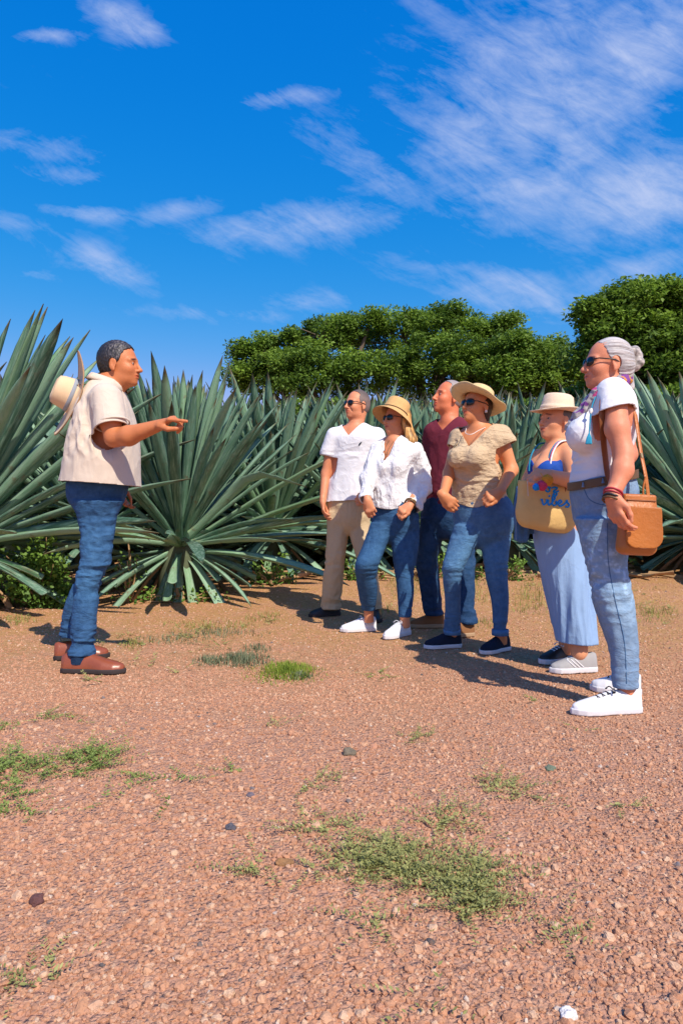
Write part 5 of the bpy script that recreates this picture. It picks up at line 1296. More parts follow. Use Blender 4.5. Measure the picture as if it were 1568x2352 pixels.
# ---- woman in the white blouse with the bucket hat
def make_woman_blouse():
    F = np.array([-.50, -.87, 0]); d = 4.68
    root = person('woman in white linen blouse, blue skinny jeans and tan bucket hat, hands in pockets', P(890, 0, d))
    hd = Head(P(911, 964, d), (-.82, -.57), 4, .90, fem=1)
    st = lambda g, e=0: loft([(1000, 888-e, 920+e, d, .9), (1018, 868-e, 946+e, d, .55), (1035, 862-e, 956+e, d, .58), (1075, 860-e, 946+e, d, .72), (1120, 858-e, 938+e), (1160, 856-e, 946+e, d, .72), (1200, 856-e, 955+e)], d, F, .65, g)
    s1, e1, w1 = sl((869, 1034, 4.66)), sl((846, 1100, 4.60)), sl((844, 1150, 4.46))
    s2, e2, w2 = sl((951, 1034, 4.70)), sl((969, 1105, 4.72)), sl((940, 1160, 4.50))
    def ex(v):
        v.add(ell(P(880, 1072, d-.09), (.05, .05, .055)), .04); v.add(ell(P(912, 1072, d-.11), (.05, .05, .055)), .04)
    std_body(root, hd, st(-.012), 'w2', (0, P(904, 1010, d), .044), [([s1, e1, w1], [.038, .032, .022]), ([s2, e2, w2], [.038, .032, .023])],
             [(w1, [.30, -.05, -1], [.2, 1, 0], 1, .6, .92, .4), (w2, [-.85, -.25, -.55], [.3, .8, -.5], -1, .75, .92, .2)],
             [([P(880, 1200, d), P(845, 1301, 4.57), P(845, 1400, 4.74)], [.05, .032, .022]), ([P(930, 1200, d), P(928, 1301, 4.6), P(928, 1425, 4.58)], [.05, .032, .022])], F, dict(hide=True), smile=.4)
    # bare ankles
    for (u, v0, v1, dd) in ((846, 1395, 1428, 4.745), (929, 1408, 1440, 4.585)):
        V, Fc = tube_mesh([P(u, v0, dd), P(u+1, v1, dd+.01)], [.035, .033], 18); link('ankle', make_mesh('ankle', V, Fc, SK['w2'], cols=np.ones((len(V), 3))), root)
    # hair falls below the hat onto the shoulders
    v = Bag(); v.add(hd.E((-.018, 0, .03), (.098, .082, .085)), .02)
    v.add(cone(hd.w(-.045, .045, -.03), P(948, 1010, d+.00), .040, .030), .03); v.add(cone(hd.w(-.055, .01, -.03), P(934, 1012, d+.08), .045, .024), .03)
    v.add(cone(hd.w(-.035, -.062, -.02), P(893, 1008, d+.08), .026, .012), .03); v.add(cone(hd.w(-.02, .074, -.03), P(944, 1012, d-.08), .024, .024), .03)
    V, Q = v.vol(.005).mesh(1)
    def g(V):
        x, y, z = hd.loc(V).T; return np.maximum(x-np.interp(z, [-.2, -.05, .03, .06], [.035, .012, .03, .05]), -.22-z)
    V, Q = cut(V, Q, g, .004); V = V+vnormals(V, Q)*(vnoise(V*np.array([90, 90, 16]))*.006)[:, None]
    link('hair', make_mesh('hair', V, Q, M['hair_blonde'], cols=np.clip(.8+.8*vnoise(V*np.array([110, 110, 12])), .25, 1.7)[:, None]*np.ones(3)), root)
    sunglasses(root, hd, w=1.05)
    # blouse
    body = loft([(1000, 888, 920, d, .9), (1015, 868, 946, d, .6), (1035, 860, 958, d, .62), (1075, 856, 948, d, .86), (1120, 850, 942, d, .86), (1150, 847, 941), (1174, 846, 938, d, .80)], d, F, .7, .004)
    v = Bag(); v.add(body, .02); ex(v)
    for pts, rs in (([s1, e1, sl((841, 1142, 4.50))], [.058, .056, .048]), ([s2, sl((968, 1080, 4.72)), sl((966, 1120, 4.69)), sl((950, 1160, 4.56))], [.060, .060, .072, .064])): chain(v, pts, rs, .025)
    v = v.vol(.006)
    g = gmax(lambda V: zof(1170, d)+.05*(1-np.exp(-((V[:, 0]-P(890, 0, d)[0])/.15)**2))-V[:, 2]-np.where(V[:, 0] > P(948, 0, d)[0], .2, 0)-np.where(V[:, 0] < P(849, 0, d)[0], .2, 0), shirt_neck(P(903, 1012, d), F, zof(1060, 4.5), 2.9, zof(1004, d)),
             tube_only(plane(sl((843, 1146, 4.48)), w1-e1), e1, w1+(w1-e1)*.5, .085), tube_only(plane(sl((946, 1163, 4.53)), np.array([-.45, -.25, -.75])), sl((966, 1120, 4.69)), sl((946, 1178, 4.5)), .10))
    b = garment(root, 'blouse', v, M['linen'], g, [(all_w, .008, (13, 13, 5)), (band_z(zof(1140, d), .09), .010, (10, 10, 10)), (lambda V: sstep(P(945, 0, d)[0], P(962, 0, d)[0], V[:, 0]), .009, (8, 8, 14))], seed=21)
    # open collar
    ms = []
    for sg in (1, -1):
        L = np.array([.87, -.50, 0]); Fu = unit(F); c = P(903, 1012, d); V = []
        prof = [(-.06, .052, .028), (-.02, .060, .024), (.03, .054, .0), (.065, .044, -.035), (.092, .028, -.085)]
        for (f, l, z) in prof:
            for (dl, dz, df) in ((-.006, .006, -.004), (.010, .004, .003), (.034, -.010, .004), (.045, -.018, .0)):
                wq = 1 if f < .06 else .7
                V.append(c+Fu*(f+df)+L*sg*(l+dl*wq)+np.array([0, 0, z+dz+.004]))
        Fc = [(i*4+j, i*4+j+1, i*4+j+5, i*4+j+4) for i in range(4) for j in range(3)]; ms.append((np.array(V), np.array(Fc)))
    V, Fc = join(*ms); link('collar', make_mesh('collar', V, Fc, M['linen']), b)
    V, Fc = tube_mesh(smooth_path([P(893, 1012, 4.60), P(884, 1030, 4.55), P(885, 1046, 4.51), P(893, 1030, 4.53), P(903, 1014, 4.56)], 20), .0022, 5); link('necklace', make_mesh('necklace', V, Fc, M['brown_leather']), root)
    V, Fc = tube_mesh([w2+unit(w2-e2)*-.01+.036*(math.cos(a)*unit(np.cross(w2-e2, [0, 0, 1]))+math.sin(a)*unit(np.cross(w2-e2, np.cross(w2-e2, [0, 0, 1])))) for a in np.linspace(0, 6.28, 22)[:-1]], .006, 6, closed=True)
    link('bracelet', make_mesh('bracelet', V, Fc, M['brown_leather']), root)
    V, Fc = tube_mesh([w2+unit(w2-e2)*-.026+.037*(math.cos(a)*unit(np.cross(w2-e2, [0, 0, 1]))+math.sin(a)*unit(np.cross(w2-e2, np.cross(w2-e2, [0, 0, 1])))) for a in np.linspace(0, 6.28, 22)[:-1]], .005, 6, closed=True)
    link('watch', make_mesh('watch', V, Fc, M['metal']), root)
    pel = loft([(1140, 860, 946), (1165, 856, 953), (1190, 853, 960), (1212, 857, 956), (1235, 868, 944), (1252, 880, 930)], d, F, .74, cap=.06)
    l1 = loft([(1200, 851, 908, 4.66), (1250, 834, 888), (1301, 815, 869, 4.56), (1325, 817, 864), (1350, 821, 866), (1402, 830, 861, 4.74)], d, F, 1.0)
    l2 = loft([(1200, 893, 962, 4.68), (1250, 899, 961), (1301, 904, 953, 4.62), (1325, 908, 949), (1350, 911, 950), (1417, 915, 944, 4.59)], d, F, 1.0)
    v = gvol([(pel, .02), (l1, .015), (l2, .015)], .0066)
    garment(root, 'jeans', v, M['denim'], None, [(band_z(zof(1315, 4.6), .06), .006, (5, 5, 32)), (band_z(zof(1400, 4.6), .05), .005, (5, 5, 32)), (band_z(zof(1225, 4.6), .07), .004, (12, 12, 18))], cols=jeans_tint(.48, F, .25), seed=8)
    shoe(root, fl(862, 4.80), fl(783, 4.74), .092, M['white_shoe'], M['sole_white'], h=.0048, lace=M['lace'])
    shoe(root, fl(936, 4.66), fl(884, 4.46), .092, M['white_shoe'], M['sole_white'], h=.0048, lace=M['lace'])
    # bucket hat
    c = P(906, 949, d); U = unit(np.array([.40, .24, .88])); Fd = np.array([-.8, -.57, 0])
    prof = [(0, .098), (.03, .098), (.055, .097), (.074, .093), (.080, .086), (.085, .05), (.092, .01), (.095, .0), (.105, -.010), (.125, -.026), (.142, -.043), (.147, -.050)]
    V, Fc = lathe_hat(c, U, Fd, prof, 64, lambda a, r: (.012*max(0, (r-.095)/.05)*math.cos(a)+.003*math.sin(3*a)*max(0, (r-.1)/.05)), .003)
    h = link('bucket_hat', make_mesh('bucket_hat', V, Fc, M['straw_gold']), root); hat_band(c, U, Fd, .0945, .004, .006, M['band'], h, slope=.4)

# ---- man in the maroon shirt
def make_man_maroon():
    F = np.array([-.55, -.83, 0]); d = 4.80
    root = person('bare-headed man in maroon V-neck shirt and dark jeans, standing behind the others', P(1025, 0, d))
    hd = Head(P(1030, 914, d), (-.94, -.34), 12, 1.0)
    st = [(958, 1014, 1050, d, .9), (970, 996, 1070, d, .55), (988, 987, 1080, d, .58), (1040, 984, 1078, d, .62), (1100, 985, 1074), (1155, 980, 1072), (1200, 980, 1070)]
    s1, e1, w1 = sl((994, 992, 4.84)), sl((996, 1072, 5.02)), sl((1020, 1120, 5.04))
    s2, e2, w2 = sl((1072, 992, 4.74)), sl((1084, 1075, 4.80)), sl((1072, 1140, 4.72))
    std_body(root, hd, loft(st, d, F, .62, -.014), 'm3', (0, P(1030, 966, d), .051), [([s1, e1, w1], [.055, .044, .03]), ([s2, e2, w2], [.055, .044, .03])],
             [(w2, [-.1, -.1, -1], [-1, .1, 0], -1, .5, 1., .4)],
             [([P(998, 1200, d), P(982, 1290, 4.84), P(996, 1405, 4.9)], [.055, .04, .03]), ([P(1050, 1200, d), P(1066, 1290, 4.7), P(1074, 1420, 4.58)], [.055, .04, .03])], F, dict(stub=.2))
    eyes(root, hd)
    hv, g = hair_short(hd, .006, .050, .05, -.05, recede=.012, seed=9); V, Q = hv.mesh(1); V, Q = cut(V, Q, g, .005)
    link('hair', make_mesh('hair', V, Q, M['hair_grey'], cols=np.ones((len(V), 3))*[1.25, 1.2, 1.2]), root)
    body = loft([(956, 1014, 1050, d, .9), (969, 996, 1070, d, .58), (988, 985, 1082, d, .60), (1040, 983, 1079, d, .64), (1100, 984, 1074), (1160, 977, 1074)], d, F, .62, .005)
    v = gvol([(body, .02), (cone(s1, sl((990, 1045, 4.93)), .070, .072), .03), (cone(s2, sl((1079, 1045, 4.77)), .070, .074), .03)], .0068)
    g = gmax(plane(P(1020, 1158, d), [0, 0, -1]), shirt_neck(P(1030, 964, d), F, zof(987, 4.68), 1.15, zof(958, d)),
             tube_only(plane(sl((991, 1048, 4.94)), e1-s1), s1, e1, .11), tube_only(plane(sl((1079, 1046, 4.77)), e2-s2), s2, e2, .11))
    garment(root, 'shirt', v, M['maroon'], g, [(all_w, .006, (9, 9, 5)), (band_z(zof(1130, d), .08), .008, (7, 7, 14))], seed=31)
    pel = loft([(1130, 986, 1068), (1160, 974, 1072), (1190, 969, 1074), (1215, 978, 1066), (1240, 992, 1052)], d, F, .66, cap=.06)
    l1 = loft([(1190, 966, 1022, 4.82), (1240, 960, 1014), (1289, 955, 1006), (1350, 964, 1010), (1412, 973, 1019, 4.9)], d, F, 1.0)
    l2 = loft([(1190, 1024, 1080, 4.76), (1290, 1042, 1091), (1350, 1050, 1090), (1405, 1053, 1091), (1432, 1054, 1097, 4.58)], d, F, 1.0)
    v = gvol([(pel, .02), (l1, .015), (l2, .015)], .0075)
    garment(root, 'jeans', v, M['denim_dark'], None, [(band_z(zof(1400, 4.8), .08), .012, (5, 5, 18)), (band_z(zof(1290, 4.8), .12), .007, (7, 7, 13)), (all_w, .005, (12, 12, 6))], cols=jeans_tint(.48, F, .3), seed=6)
    shoe(root, fl(1018, 4.94), fl(941, 4.92), .104, M['tan_shoe'], M['sole_tan'], 'loafer', h=.0055)
    shoe(root, fl(1085, 4.60), fl(1018, 4.52), .104, M['tan_shoe'], M['sole_tan'], 'loafer', h=.0055)

# ---- woman in the sand coloured top with the wide straw hat
def make_woman_sand():
    F = np.array([-.55, -.83, 0]); d = 4.18
    root = person('woman in beige gauze top, mid-blue jeans and wide-brimmed straw hat with thin band', P(1100, 0, d))
    hd = Head(P(1095, 933, d), (-.84, -.54), 9, .92, fem=1)
    s1, e1, w1 = sl((1053, 1006, 4.22)), sl((1031, 1088, 4.17)), sl((1017, 1138, 4.02))
    s2, e2, w2 = sl((1148, 1000, 4.14)), sl((1174, 1080, 4.12)), sl((1146, 1130, 3.94))
    sk = loft([(970, 1080, 1118, d, .9), (985, 1058, 1142, d, .55), (1005, 1046, 1154, d, .58), (1047, 1040, 1146, d, .7), (1080, 1044, 1142), (1120, 1048, 1144), (1160, 1046, 1160, d, .7), (1200, 1046, 1170)], d, F, .65, -.012)
    def ex(v, g=0):
        v.add(ell(P(1052, 1050, d-.09), (.062+g, .062+g, .065+g)), .04); v.add(ell(P(1088, 1052, d-.13), (.062+g, .062+g, .065+g)), .04)
    std_body(root, hd, sk, 'w4', (0, P(1097, 982, d), .050), [([s1, e1, w1], [.043, .037, .025]), ([s2, e2, w2], [.046, .038, .027])],
             [(w1, [.75, -.1, -.66], [.2, 1, 0], 1, .55, .95, .2), (w2, [-.9, -.2, -.35], [.2, .9, -.4], -1, .8, .95, .15)],
             [([P(1080, 1220, d), P(1042, 1305, 4.1), P(1038, 1440, 4.2)], [.06, .036, .025]), ([P(1145, 1220, d), P(1141, 1305, 4.12), P(1148, 1445, 4.08)], [.06, .036, .025])], F, dict(hide=True, lip=(1., .55, .55)), smile=.2)
    for (u, v0, v1, dd) in ((1038, 1445, 1468, 4.205), (1149, 1448, 1478, 4.085)):
        V, Fc = tube_mesh([P(u, v0, dd), P(u+1, v1, dd+.01)], [.037, .035], 18); link('ankle', make_mesh('ankle', V, Fc, SK['w4'], cols=np.ones((len(V), 3))), root)
    v = Bag(); v.add(hd.E((-.024, 0, .02), (.092, .080, .085)), .02); v.add(cone(hd.w(-.06, 0, -.03), hd.w(-.072, 0, -.10), .05, .034), .02); v.add(cone(hd.w(-.035, .06, -.03), hd.w(-.05, .055, -.09), .022, .012), .02)
    V, Q = v.vol(.005).mesh(1); V, Q = cut(V, Q, lambda V: hd.loc(V)[:, 0]-np.interp(hd.loc(V)[:, 2], [-.1, -.03, .0, .05], [-.02, -.012, .01, .04]), .004)
    link('hair', make_mesh('hair', V, Q, M['hair_brown']), root); sunglasses(root, hd, w=1.15)
    V, Fc = tube_mesh([hd.w(-.006, .084, -.038), hd.w(-.006, .085, -.052)], [.007, .008], 8); link('earring', make_mesh('earring', V, Fc, M['pearl']), root)
    body = loft([(968, 1078, 1120, d, .9), (984, 1056, 1144, d, .58), (1003, 1044, 1156, d, .62), (1047, 1034, 1150, d, .78), (1085, 1036, 1148), (1120, 1040, 1152, d, .78), (1150, 1042, 1162), (1172, 1040, 1172)], d, F, .7, .004)
    v = Bag(); v.add(body, .02); ex(v, .004)
    v.add(cone(s2, sl((1158, 1020, 4.12)), .068, .074), .03); v.add(cone(s1, sl((1046, 1028, 4.21)), .062, .060), .03)
    v = v.vol(.006)
    g = gmax(lambda V: zof(1158, d)-V[:, 2]+.02*np.sin(V[:, 0]*22), shirt_neck(P(1097, 982, d), F, zof(1024, 4.0), 1.25, zof(972, d)),
             tube_only(plane(sl((1161, 1024, 4.12)), np.array([.42, -.1, -.9])), s2, sl((1164, 1050, 4.1)), .10), tube_only(plane(sl((1044, 1030, 4.2)), np.array([-.5, 0, -.85])), s1, sl((1038, 1055, 4.2)), .085))
    t = garment(root, 'gauze_top', v, M['sand'], g, [(band_z(zof(1110, d), .11), .009, (9, 9, 26)), (all_w, .005, (14, 14, 8)), (band_z(zof(1020, d), .06), .008, (11, 11, 11))], seed=41)
    V, Fc = tube_mesh(smooth_path([P(1118, 980, 4.12), P(1100, 988, 4.06), P(1078, 998, 4.00), P(1070, 996, 4.03), P(1070, 984, 4.10)], 20), .002, 5); link('necklace', make_mesh('necklace', V, Fc, M['pearl']), root)
    pel = loft([(1130, 1050, 1156), (1160, 1044, 1172), (1190, 1043, 1177), (1212, 1048, 1172), (1238, 1060, 1158), (1262, 1076, 1140)], d, F, .80, cap=.06)
    l1 = loft([(1205, 1044, 1112, 4.16), (1260, 1027, 1088), (1310, 1015, 1062, 4.10), (1335, 1017, 1058), (1370, 1021, 1057), (1452, 1019, 1056, 4.2)], d, F, 1.0)
    l2 = loft([(1205, 1106, 1177, 4.18), (1250, 1105, 1169), (1300, 1112, 1165, 4.12), (1335, 1117, 1165), (1370, 1126, 1167), (1454, 1132, 1162, 4.08)], d, F, 1.0)
    v = gvol([(pel, .02), (l1, .015), (l2, .015)], .0066)
    j = garment(root, 'jeans', v, M['denim_mid'], None, [(band_z(zof(1310, 4.1), .07), .0055, (5, 5, 32)), (band_z(zof(1430, 4.1), .06), .005, (5, 5, 30)), (band_z(zof(1225, 4.1), .08), .005, (10, 10, 18))], cols=jeans_tint(.55, F, .3), seed=9)
    for (u, v0, v1, dd, r) in ((1037.5, 1443, 1457, 4.2, .053), (1148, 1445, 1459, 4.08, .050)):
        V, Fc = tube_mesh([P(u, v0, dd), P(u, v0+.3, dd), P(u, v1-.3, dd), P(u, v1, dd)], [r-.006, r, r+.001, r-.006], 24); link('turned_cuff', make_mesh('turned_cuff', V, Fc, M['denim_mid'], cols=np.ones((len(V), 3))*1.3), j)
    shoe(root, fl(1056, 4.22), fl(975, 4.16), .094, M['navy_shoe'], M['sole_white'], h=.005, sole_h=.024)
    shoe(root, fl(1164, 4.14), fl(1106, 3.99), .094, M['navy_shoe'], M['sole_white'], h=.005, sole_h=.024)
    c = P(1097, 919, d); U = unit(np.array([.36, .22, .90])); Fd = np.array([-.84, -.54, 0])
    prof = [(0, .080), (.03, .081), (.055, .081), (.070, .078), (.079, .070), (.084, .045), (.089, .012), (.096, .0), (.115, -.004), (.14, -.006), (.165, -.003), (.178, .003)]
    V, Fc = lathe_hat(c, U, Fd, prof, 80, lambda a, r: max(0, (r-.1)/.08)*(.010*math.cos(2*a+.6)+.006*math.sin(3*a)+.004*math.sin(7*a)-.012*math.cos(a-2.6)), .003)
    h = link('sun_hat', make_mesh('sun_hat', V, Fc, M['straw']), root); hat_band(c, U, Fd, .090, .008, .008, M['band'], h, slope=.2)

make_woman_blouse(); make_man_maroon(); make_woman_sand()

# ---- woman in the blue top with the tote
def make_woman_tote():
    F = np.array([-.86, -.50, 0]); d = 3.66
    root = person('short woman in royal blue top, wide pale blue trousers and cream hat, clutching a tote', P(1290, 0, d))
    hd = Head(P(1277, 968, d), (-.92, -.40), 8, .90, fem=1)
    s1, e1, w1 = sl((1306, 1046, 3.56)), sl((1324, 1108, 3.50)), sl((1262, 1092, 3.37))
    s2, e2, w2 = sl((1236, 1050, 3.78)), sl((1215, 1105, 3.80)), sl((1205, 1130, 3.62))
    st = lambda g: loft([(1010, 1260, 1294, d, .9), (1024, 1246, 1310, d, .62), (1040, 1238, 1320, d, .62), (1065, 1232, 1324, d, .72), (1090, 1228, 1326, d, .8), (1150, 1226, 1328), (1205, 1226, 1330), (1230, 1228, 1330)], d, F, .78, g)
    def ex(v, g=0):
        v.add(ell(P(1250, 1078, 3.58), (.062+g, .06+g, .06+g)), .035); v.add(ell(P(1238, 1074, 3.70), (.06+g, .06+g, .06+g)), .035)
    def body_ex(v): ex(v); v.add(ell(P(1262, 1052, 3.60), (.05, .05, .05)), .04)
    std_body(root, hd, st(-.006), 'w5', (0, P(1277, 1022, d), .042), [([s1, e1, w1], [.050, .046, .029]), ([s2, e2, w2], [.046, .04, .028])],
             [(w1, [-.93, -.05, .12], [-.3, .8, -.6], -1, .95, .98, .1), (w2, [-.2, -.5, -.9], [1, 0, 0], 1, .6, .95, .2)],
             [([P(1285, 1230, 3.62), P(1310, 1350, 3.6), P(1328, 1500, 3.56)], [.06, .046, .040]), ([P(1275, 1230, 3.72), P(1295, 1350, 3.75), P(1300, 1490, 3.80)], [.06, .046, .040])], F, dict(lip=(1., .5, .5)), h=.010, hh=.0042, extra=body_ex)
    eyes(root, hd)
    v = Bag(); v.add(hd.E((-.020, 0, .03), (.096, .080, .086)), .02); V, Q = v.vol(.005).mesh(1)
    V, Q = cut(V, Q, lambda V: np.maximum(hd.loc(V)[:, 0]-np.interp(hd.loc(V)[:, 2], [-.1, -.03, .0, .05], [-.03, -.025, -.01, .04]), -.05-hd.loc(V)[:, 2]), .004)
    link('hair', make_mesh('hair', V, Q, M['hair_grey'], cols=np.ones((len(V), 3))*.6), root)
    v = Bag(); v.add(st(.006), .02); ex(v, .004); v = v.vol(.0055)
    Fu, L = unit(F), np.array([.50, -.86, 0]); c = P(1276, 1050, d)
    def g(V):
        q = V-c; f = q@Fu; l = np.abs(q@L); z = V[:, 2]
        t = zof(1052, d)-.085*np.exp(-(l/.055)**2)*(f > 0)-.9*np.maximum(l-.085, 0)-.02*(f < 0)
        return np.maximum(z-t, zof(1180, d)-z)
    b = garment(root, 'tank_top', v, M['royal'], g, [(all_w, .003, (12, 12, 8))], seed=51)
    for off, mt in ((.062, 'teal'), (.072, 'pink'), (.080, 'white'), (-.07, 'teal')):
        pts = [c+Fu*f+L*off+np.array([0, 0, z]) for f, z in ((.128, -.075), (.125, -.03), (.100, .03), (.055, .072), (0, .080), (-.06, .055))]
        V, Fc = tube_mesh(smooth_path(pts, 16), .0045, 6); link('shoulder_strap', make_mesh('shoulder_strap', V, Fc, M[mt]), b)
    ln = loft([(1150, 1228, 1330, 3.66), (1240, 1229, 1334), (1300, 1243, 1342), (1371, 1262, 1354), (1430, 1275, 1361), (1478, 1284, 1366, 3.59)], d, F, 1.0)
    lf = loft([(1150, 1226, 1320, 3.72), (1280, 1238, 1325), (1371, 1258, 1335, 3.78), (1474, 1280, 1344, 3.80)], d, F, 1.0)
    v = gvol([(ln, .03), (lf, .03)], .006); zb = zof(1474, 3.59)
    V, Q = v.mesh(2)
    def vert_f(V):
        a = np.arctan2(V[:, 1]-3.66, V[:, 0]-P(1310, 0, 3.66)[0]); return np.stack([np.cos(a)*1.4, np.sin(a)*1.4, V[:, 2]*.8], 1)
    N = vnormals(V, Q); V = V+N*((1-np.abs(fbm(vert_f(V)*3.1, 2))*2.2)*.012*sstep(.9, .3, V[:, 2]))[:, None]
    V, Q = cut(V, Q, plane(P(1320, 1474, 3.6), [-.06, 0, -1]), .006)
    link('wide_trousers', make_mesh('wide_trousers', V, Q, M['linen_blue']), root)
    for (u, v0, v1, dd) in ((1330, 1465, 1512, 3.57),):
        V, Fc = tube_mesh([P(u, v0, dd), P(u+1, v1, dd+.01)], [.046, .038], 20); link('ankle', make_mesh('ankle', V, Fc, SK['w5'], cols=np.ones((len(V), 3))*.85), root)
    s = shoe(root, fl(1366, 3.58), fl(1264, 3.54), .094, M['grey_shoe'], M['sole_white'], h=.0045, lace=M['lace'], label='light grey running shoe with white stripes')
    H, T = fl(1366, 3.58), fl(1264, 3.54); D = unit(T-H)
    for k in range(3):
        pts = []
        for q in range(5):
            h, n = surf(s, *uv_of(H+D*(.085+.022*k+.012*q)+np.array([0, -.05, .03+.0105*q])))
            if h is not None: pts.append(h+n*.001)
        if len(pts) > 2: V, Fc = tube_mesh(pts, .0035, 6, flat=[0, 0, 1.]); link('stripe', make_mesh('stripe', V, Fc, M['sole_white']), s)
    shoe(root, fl(1316, 3.84), fl(1240, 3.74), .094, M['black_shoe'], M['sole_white'], h=.0045, lace=M['lace'], label='dark grey running shoe')
    c = P(1278, 947, d); U = unit(np.array([.13, .02, 1])); Fd = np.array([-.9, -.43, 0])
    prof = [(0, .080), (.03, .083), (.052, .091), (.068, .092), (.079, .082), (.086, .045), (.091, .01), (.097, .0), (.11, -.003), (.13, -.003), (.142, .002)]
    V, Fc = lathe_hat(c, U, Fd, prof, 72, lambda a, r: max(0, (r-.095)/.05)*(-.016*math.cos(a)+.016*math.sin(a)**2)-(.014*math.exp(-(r*math.sin(a)/.02)**2) if r < .06 else 0), .003, .95)
    h = link('cream_hat', make_mesh('cream_hat', V, Fc, M['straw_pale']), root); hat_band(c, U, Fd, .092, .006, .022, M['straw_pale'], h, .95, slope=.2)
    return root
def uv_of(p): return (784+1568*p[0]/p[1], 1176-1568*(p[2]-CAMH)/p[1])

def make_tote():
    c = P(1256, 1160, 3.50); root = empty('tote_bag', c)
    tag(root, 'straw tote bag with blue cursive lettering and bright pompoms under one arm', 'tote bag')
    a = R(9); X = np.array([math.cos(a), .12, -math.sin(a)]); X = unit(X); Z = unit(np.array([math.sin(a), 0, math.cos(a)])-0*X); Y = np.cross(Z, X); Mx = np.stack([X, Y, Z], 1)
    v = Bag(); v.add(rbox(c, (.158, .045, .128), Mx, .040, .13), .01); v.add(ell(c-Z*.04, (.150, .058, .078), Mx), .05)
    v = v.vol(.0055); V, Q = v.mesh(2)
    q = (V-c)@Mx; V = V+vnormals(V, Q)*(fbm(V*np.array([9, 9, 9]), 2)*.008)[:, None]
    V, Q = cut(V, Q, lambda W: ((W-c)@Z)-.112-.010*np.sin(((W-c)@X)*14+1), .010)
    b = link('basket', make_mesh('basket', V, Q, M['jute']), root)
    V, Q = tube_mesh(smooth_path([c+X*x+Y*y+Z*(.109+.010*math.sin(x*14+1)) for x, y in ((-.155, 0), (-.10, -.038), (0, -.044), (.1, -.04), (.16, 0), (.1, .04), (0, .044), (-.1, .038))], 50, True), .0045, 6, closed=True)
    link('rim', make_mesh('rim', V, Q, M['jute']), b)
    for y in (-.040, .040):
        V, Q = tube_mesh(smooth_path([c+X*-.08+Y*y+Z*.06, c+X*-.07+Y*y*1.05+Z*.115, c+X*-.035+Y*y+Z*.160, c+X*.02+Y*y*.8+Z*.165, c+X*.06+Y*y+Z*.115, c+X*.065+Y*y+Z*.06], 24), .006, 8)
        link('handle', make_mesh('handle', V, Q, M['bag_dark']), b)
    z7 = lambda x, y: (1177+.238*x, 746.4+.238*y)
    strokes = dict(
        letter_o=[(352, 1572), (335, 1565), (318, 1578), (320, 1603), (338, 1610), (354, 1596), (350, 1574), (365, 1572)],
        letter_z=[(372, 1578), (392, 1568), (428, 1574), (398, 1600), (386, 1612), (412, 1612), (424, 1630), (402, 1655), (384, 1645), (400, 1622), (440, 1604)],
        letter_v=[(265, 1694), (280, 1684), (284, 1710), (296, 1736), (316, 1722), (326, 1692), (318, 1684)],
        letter_i=[(332, 1698), (340, 1690), (338, 1722), (346, 1738), (366, 1728)],
        letter_b=[(366, 1728), (388, 1700), (405, 1660), (398, 1640), (386, 1652), (380, 1700), (384, 1738), (404, 1742), (420, 1722), (408, 1702), (424, 1712)],
        letter_e=[(424, 1724), (450, 1722), (468, 1706), (456, 1692), (438, 1706), (438, 1734), (458, 1748), (480, 1740)],
        letter_s=[(480, 1740), (504, 1722), (520, 1692), (522, 1712), (542, 1736), (530, 1756), (502, 1754)])
    for nm, st in strokes.items():
        pts = []
        for x, y in smooth_path([(a_, b_, 0) for a_, b_ in st], 22)[:, :2]:
            h, n = surf(b, *z7(x, y))
            if h is not None: pts.append(h+n*.0015)
        if len(pts) > 3: V, Q = tube_mesh(pts, .0047, 7); link(nm, make_mesh(nm, V, Q, M['blue']), b)
    h, n = surf(b, *z7(350, 1652))
    if h is not None:
        o = Bag(); o.add(ell(h+n*.002, (.006, .005, .006)), .001); V, Q = o.vol(.002).mesh(1); link('letter_dot', make_mesh('letter_dot', V, Q, M['blue']), b)
    V, Q = [], []
    ms = []
    for k in range(12):
        h, n = surf(b, 1210+k*.15, 1100+k*3.6)
        if h is not None: ms.append(h+n*.001)
    if len(ms) > 3: V, Q = tube_mesh(ms, .0014, 5); link('seam', make_mesh('seam', V, Q, M['white']), b)
    for (u, vv, r, mt, lb) in ((1244, 1115, .0255, 'pink', 'raspberry pink pompom'), (1256, 1103, .027, 'orange', 'orange pompom'), (1231, 1119, .018, 'blue', 'blue pompom')):
        cc = P(u, vv, 3.30); o = Bag(); o.add(ell(cc, (r, r, r)), .001); V, Q = o.vol(.0028).mesh(1)
        V = V+vnormals(V, Q)*(vnoise(V*380)*.003+vnoise(V*160)*.0025)[:, None]
        p = link('pompom', make_mesh('pompom', V, Q, M[mt]), root); p['label'] = lb
    V, Q = tube_mesh(smooth_path([P(1250, 1104, 3.31), P(1244, 1092, 3.32), P(1240, 1086, 3.33)], 8), .002, 5); link('cord', make_mesh('cord', V, Q, M['orange']), root)

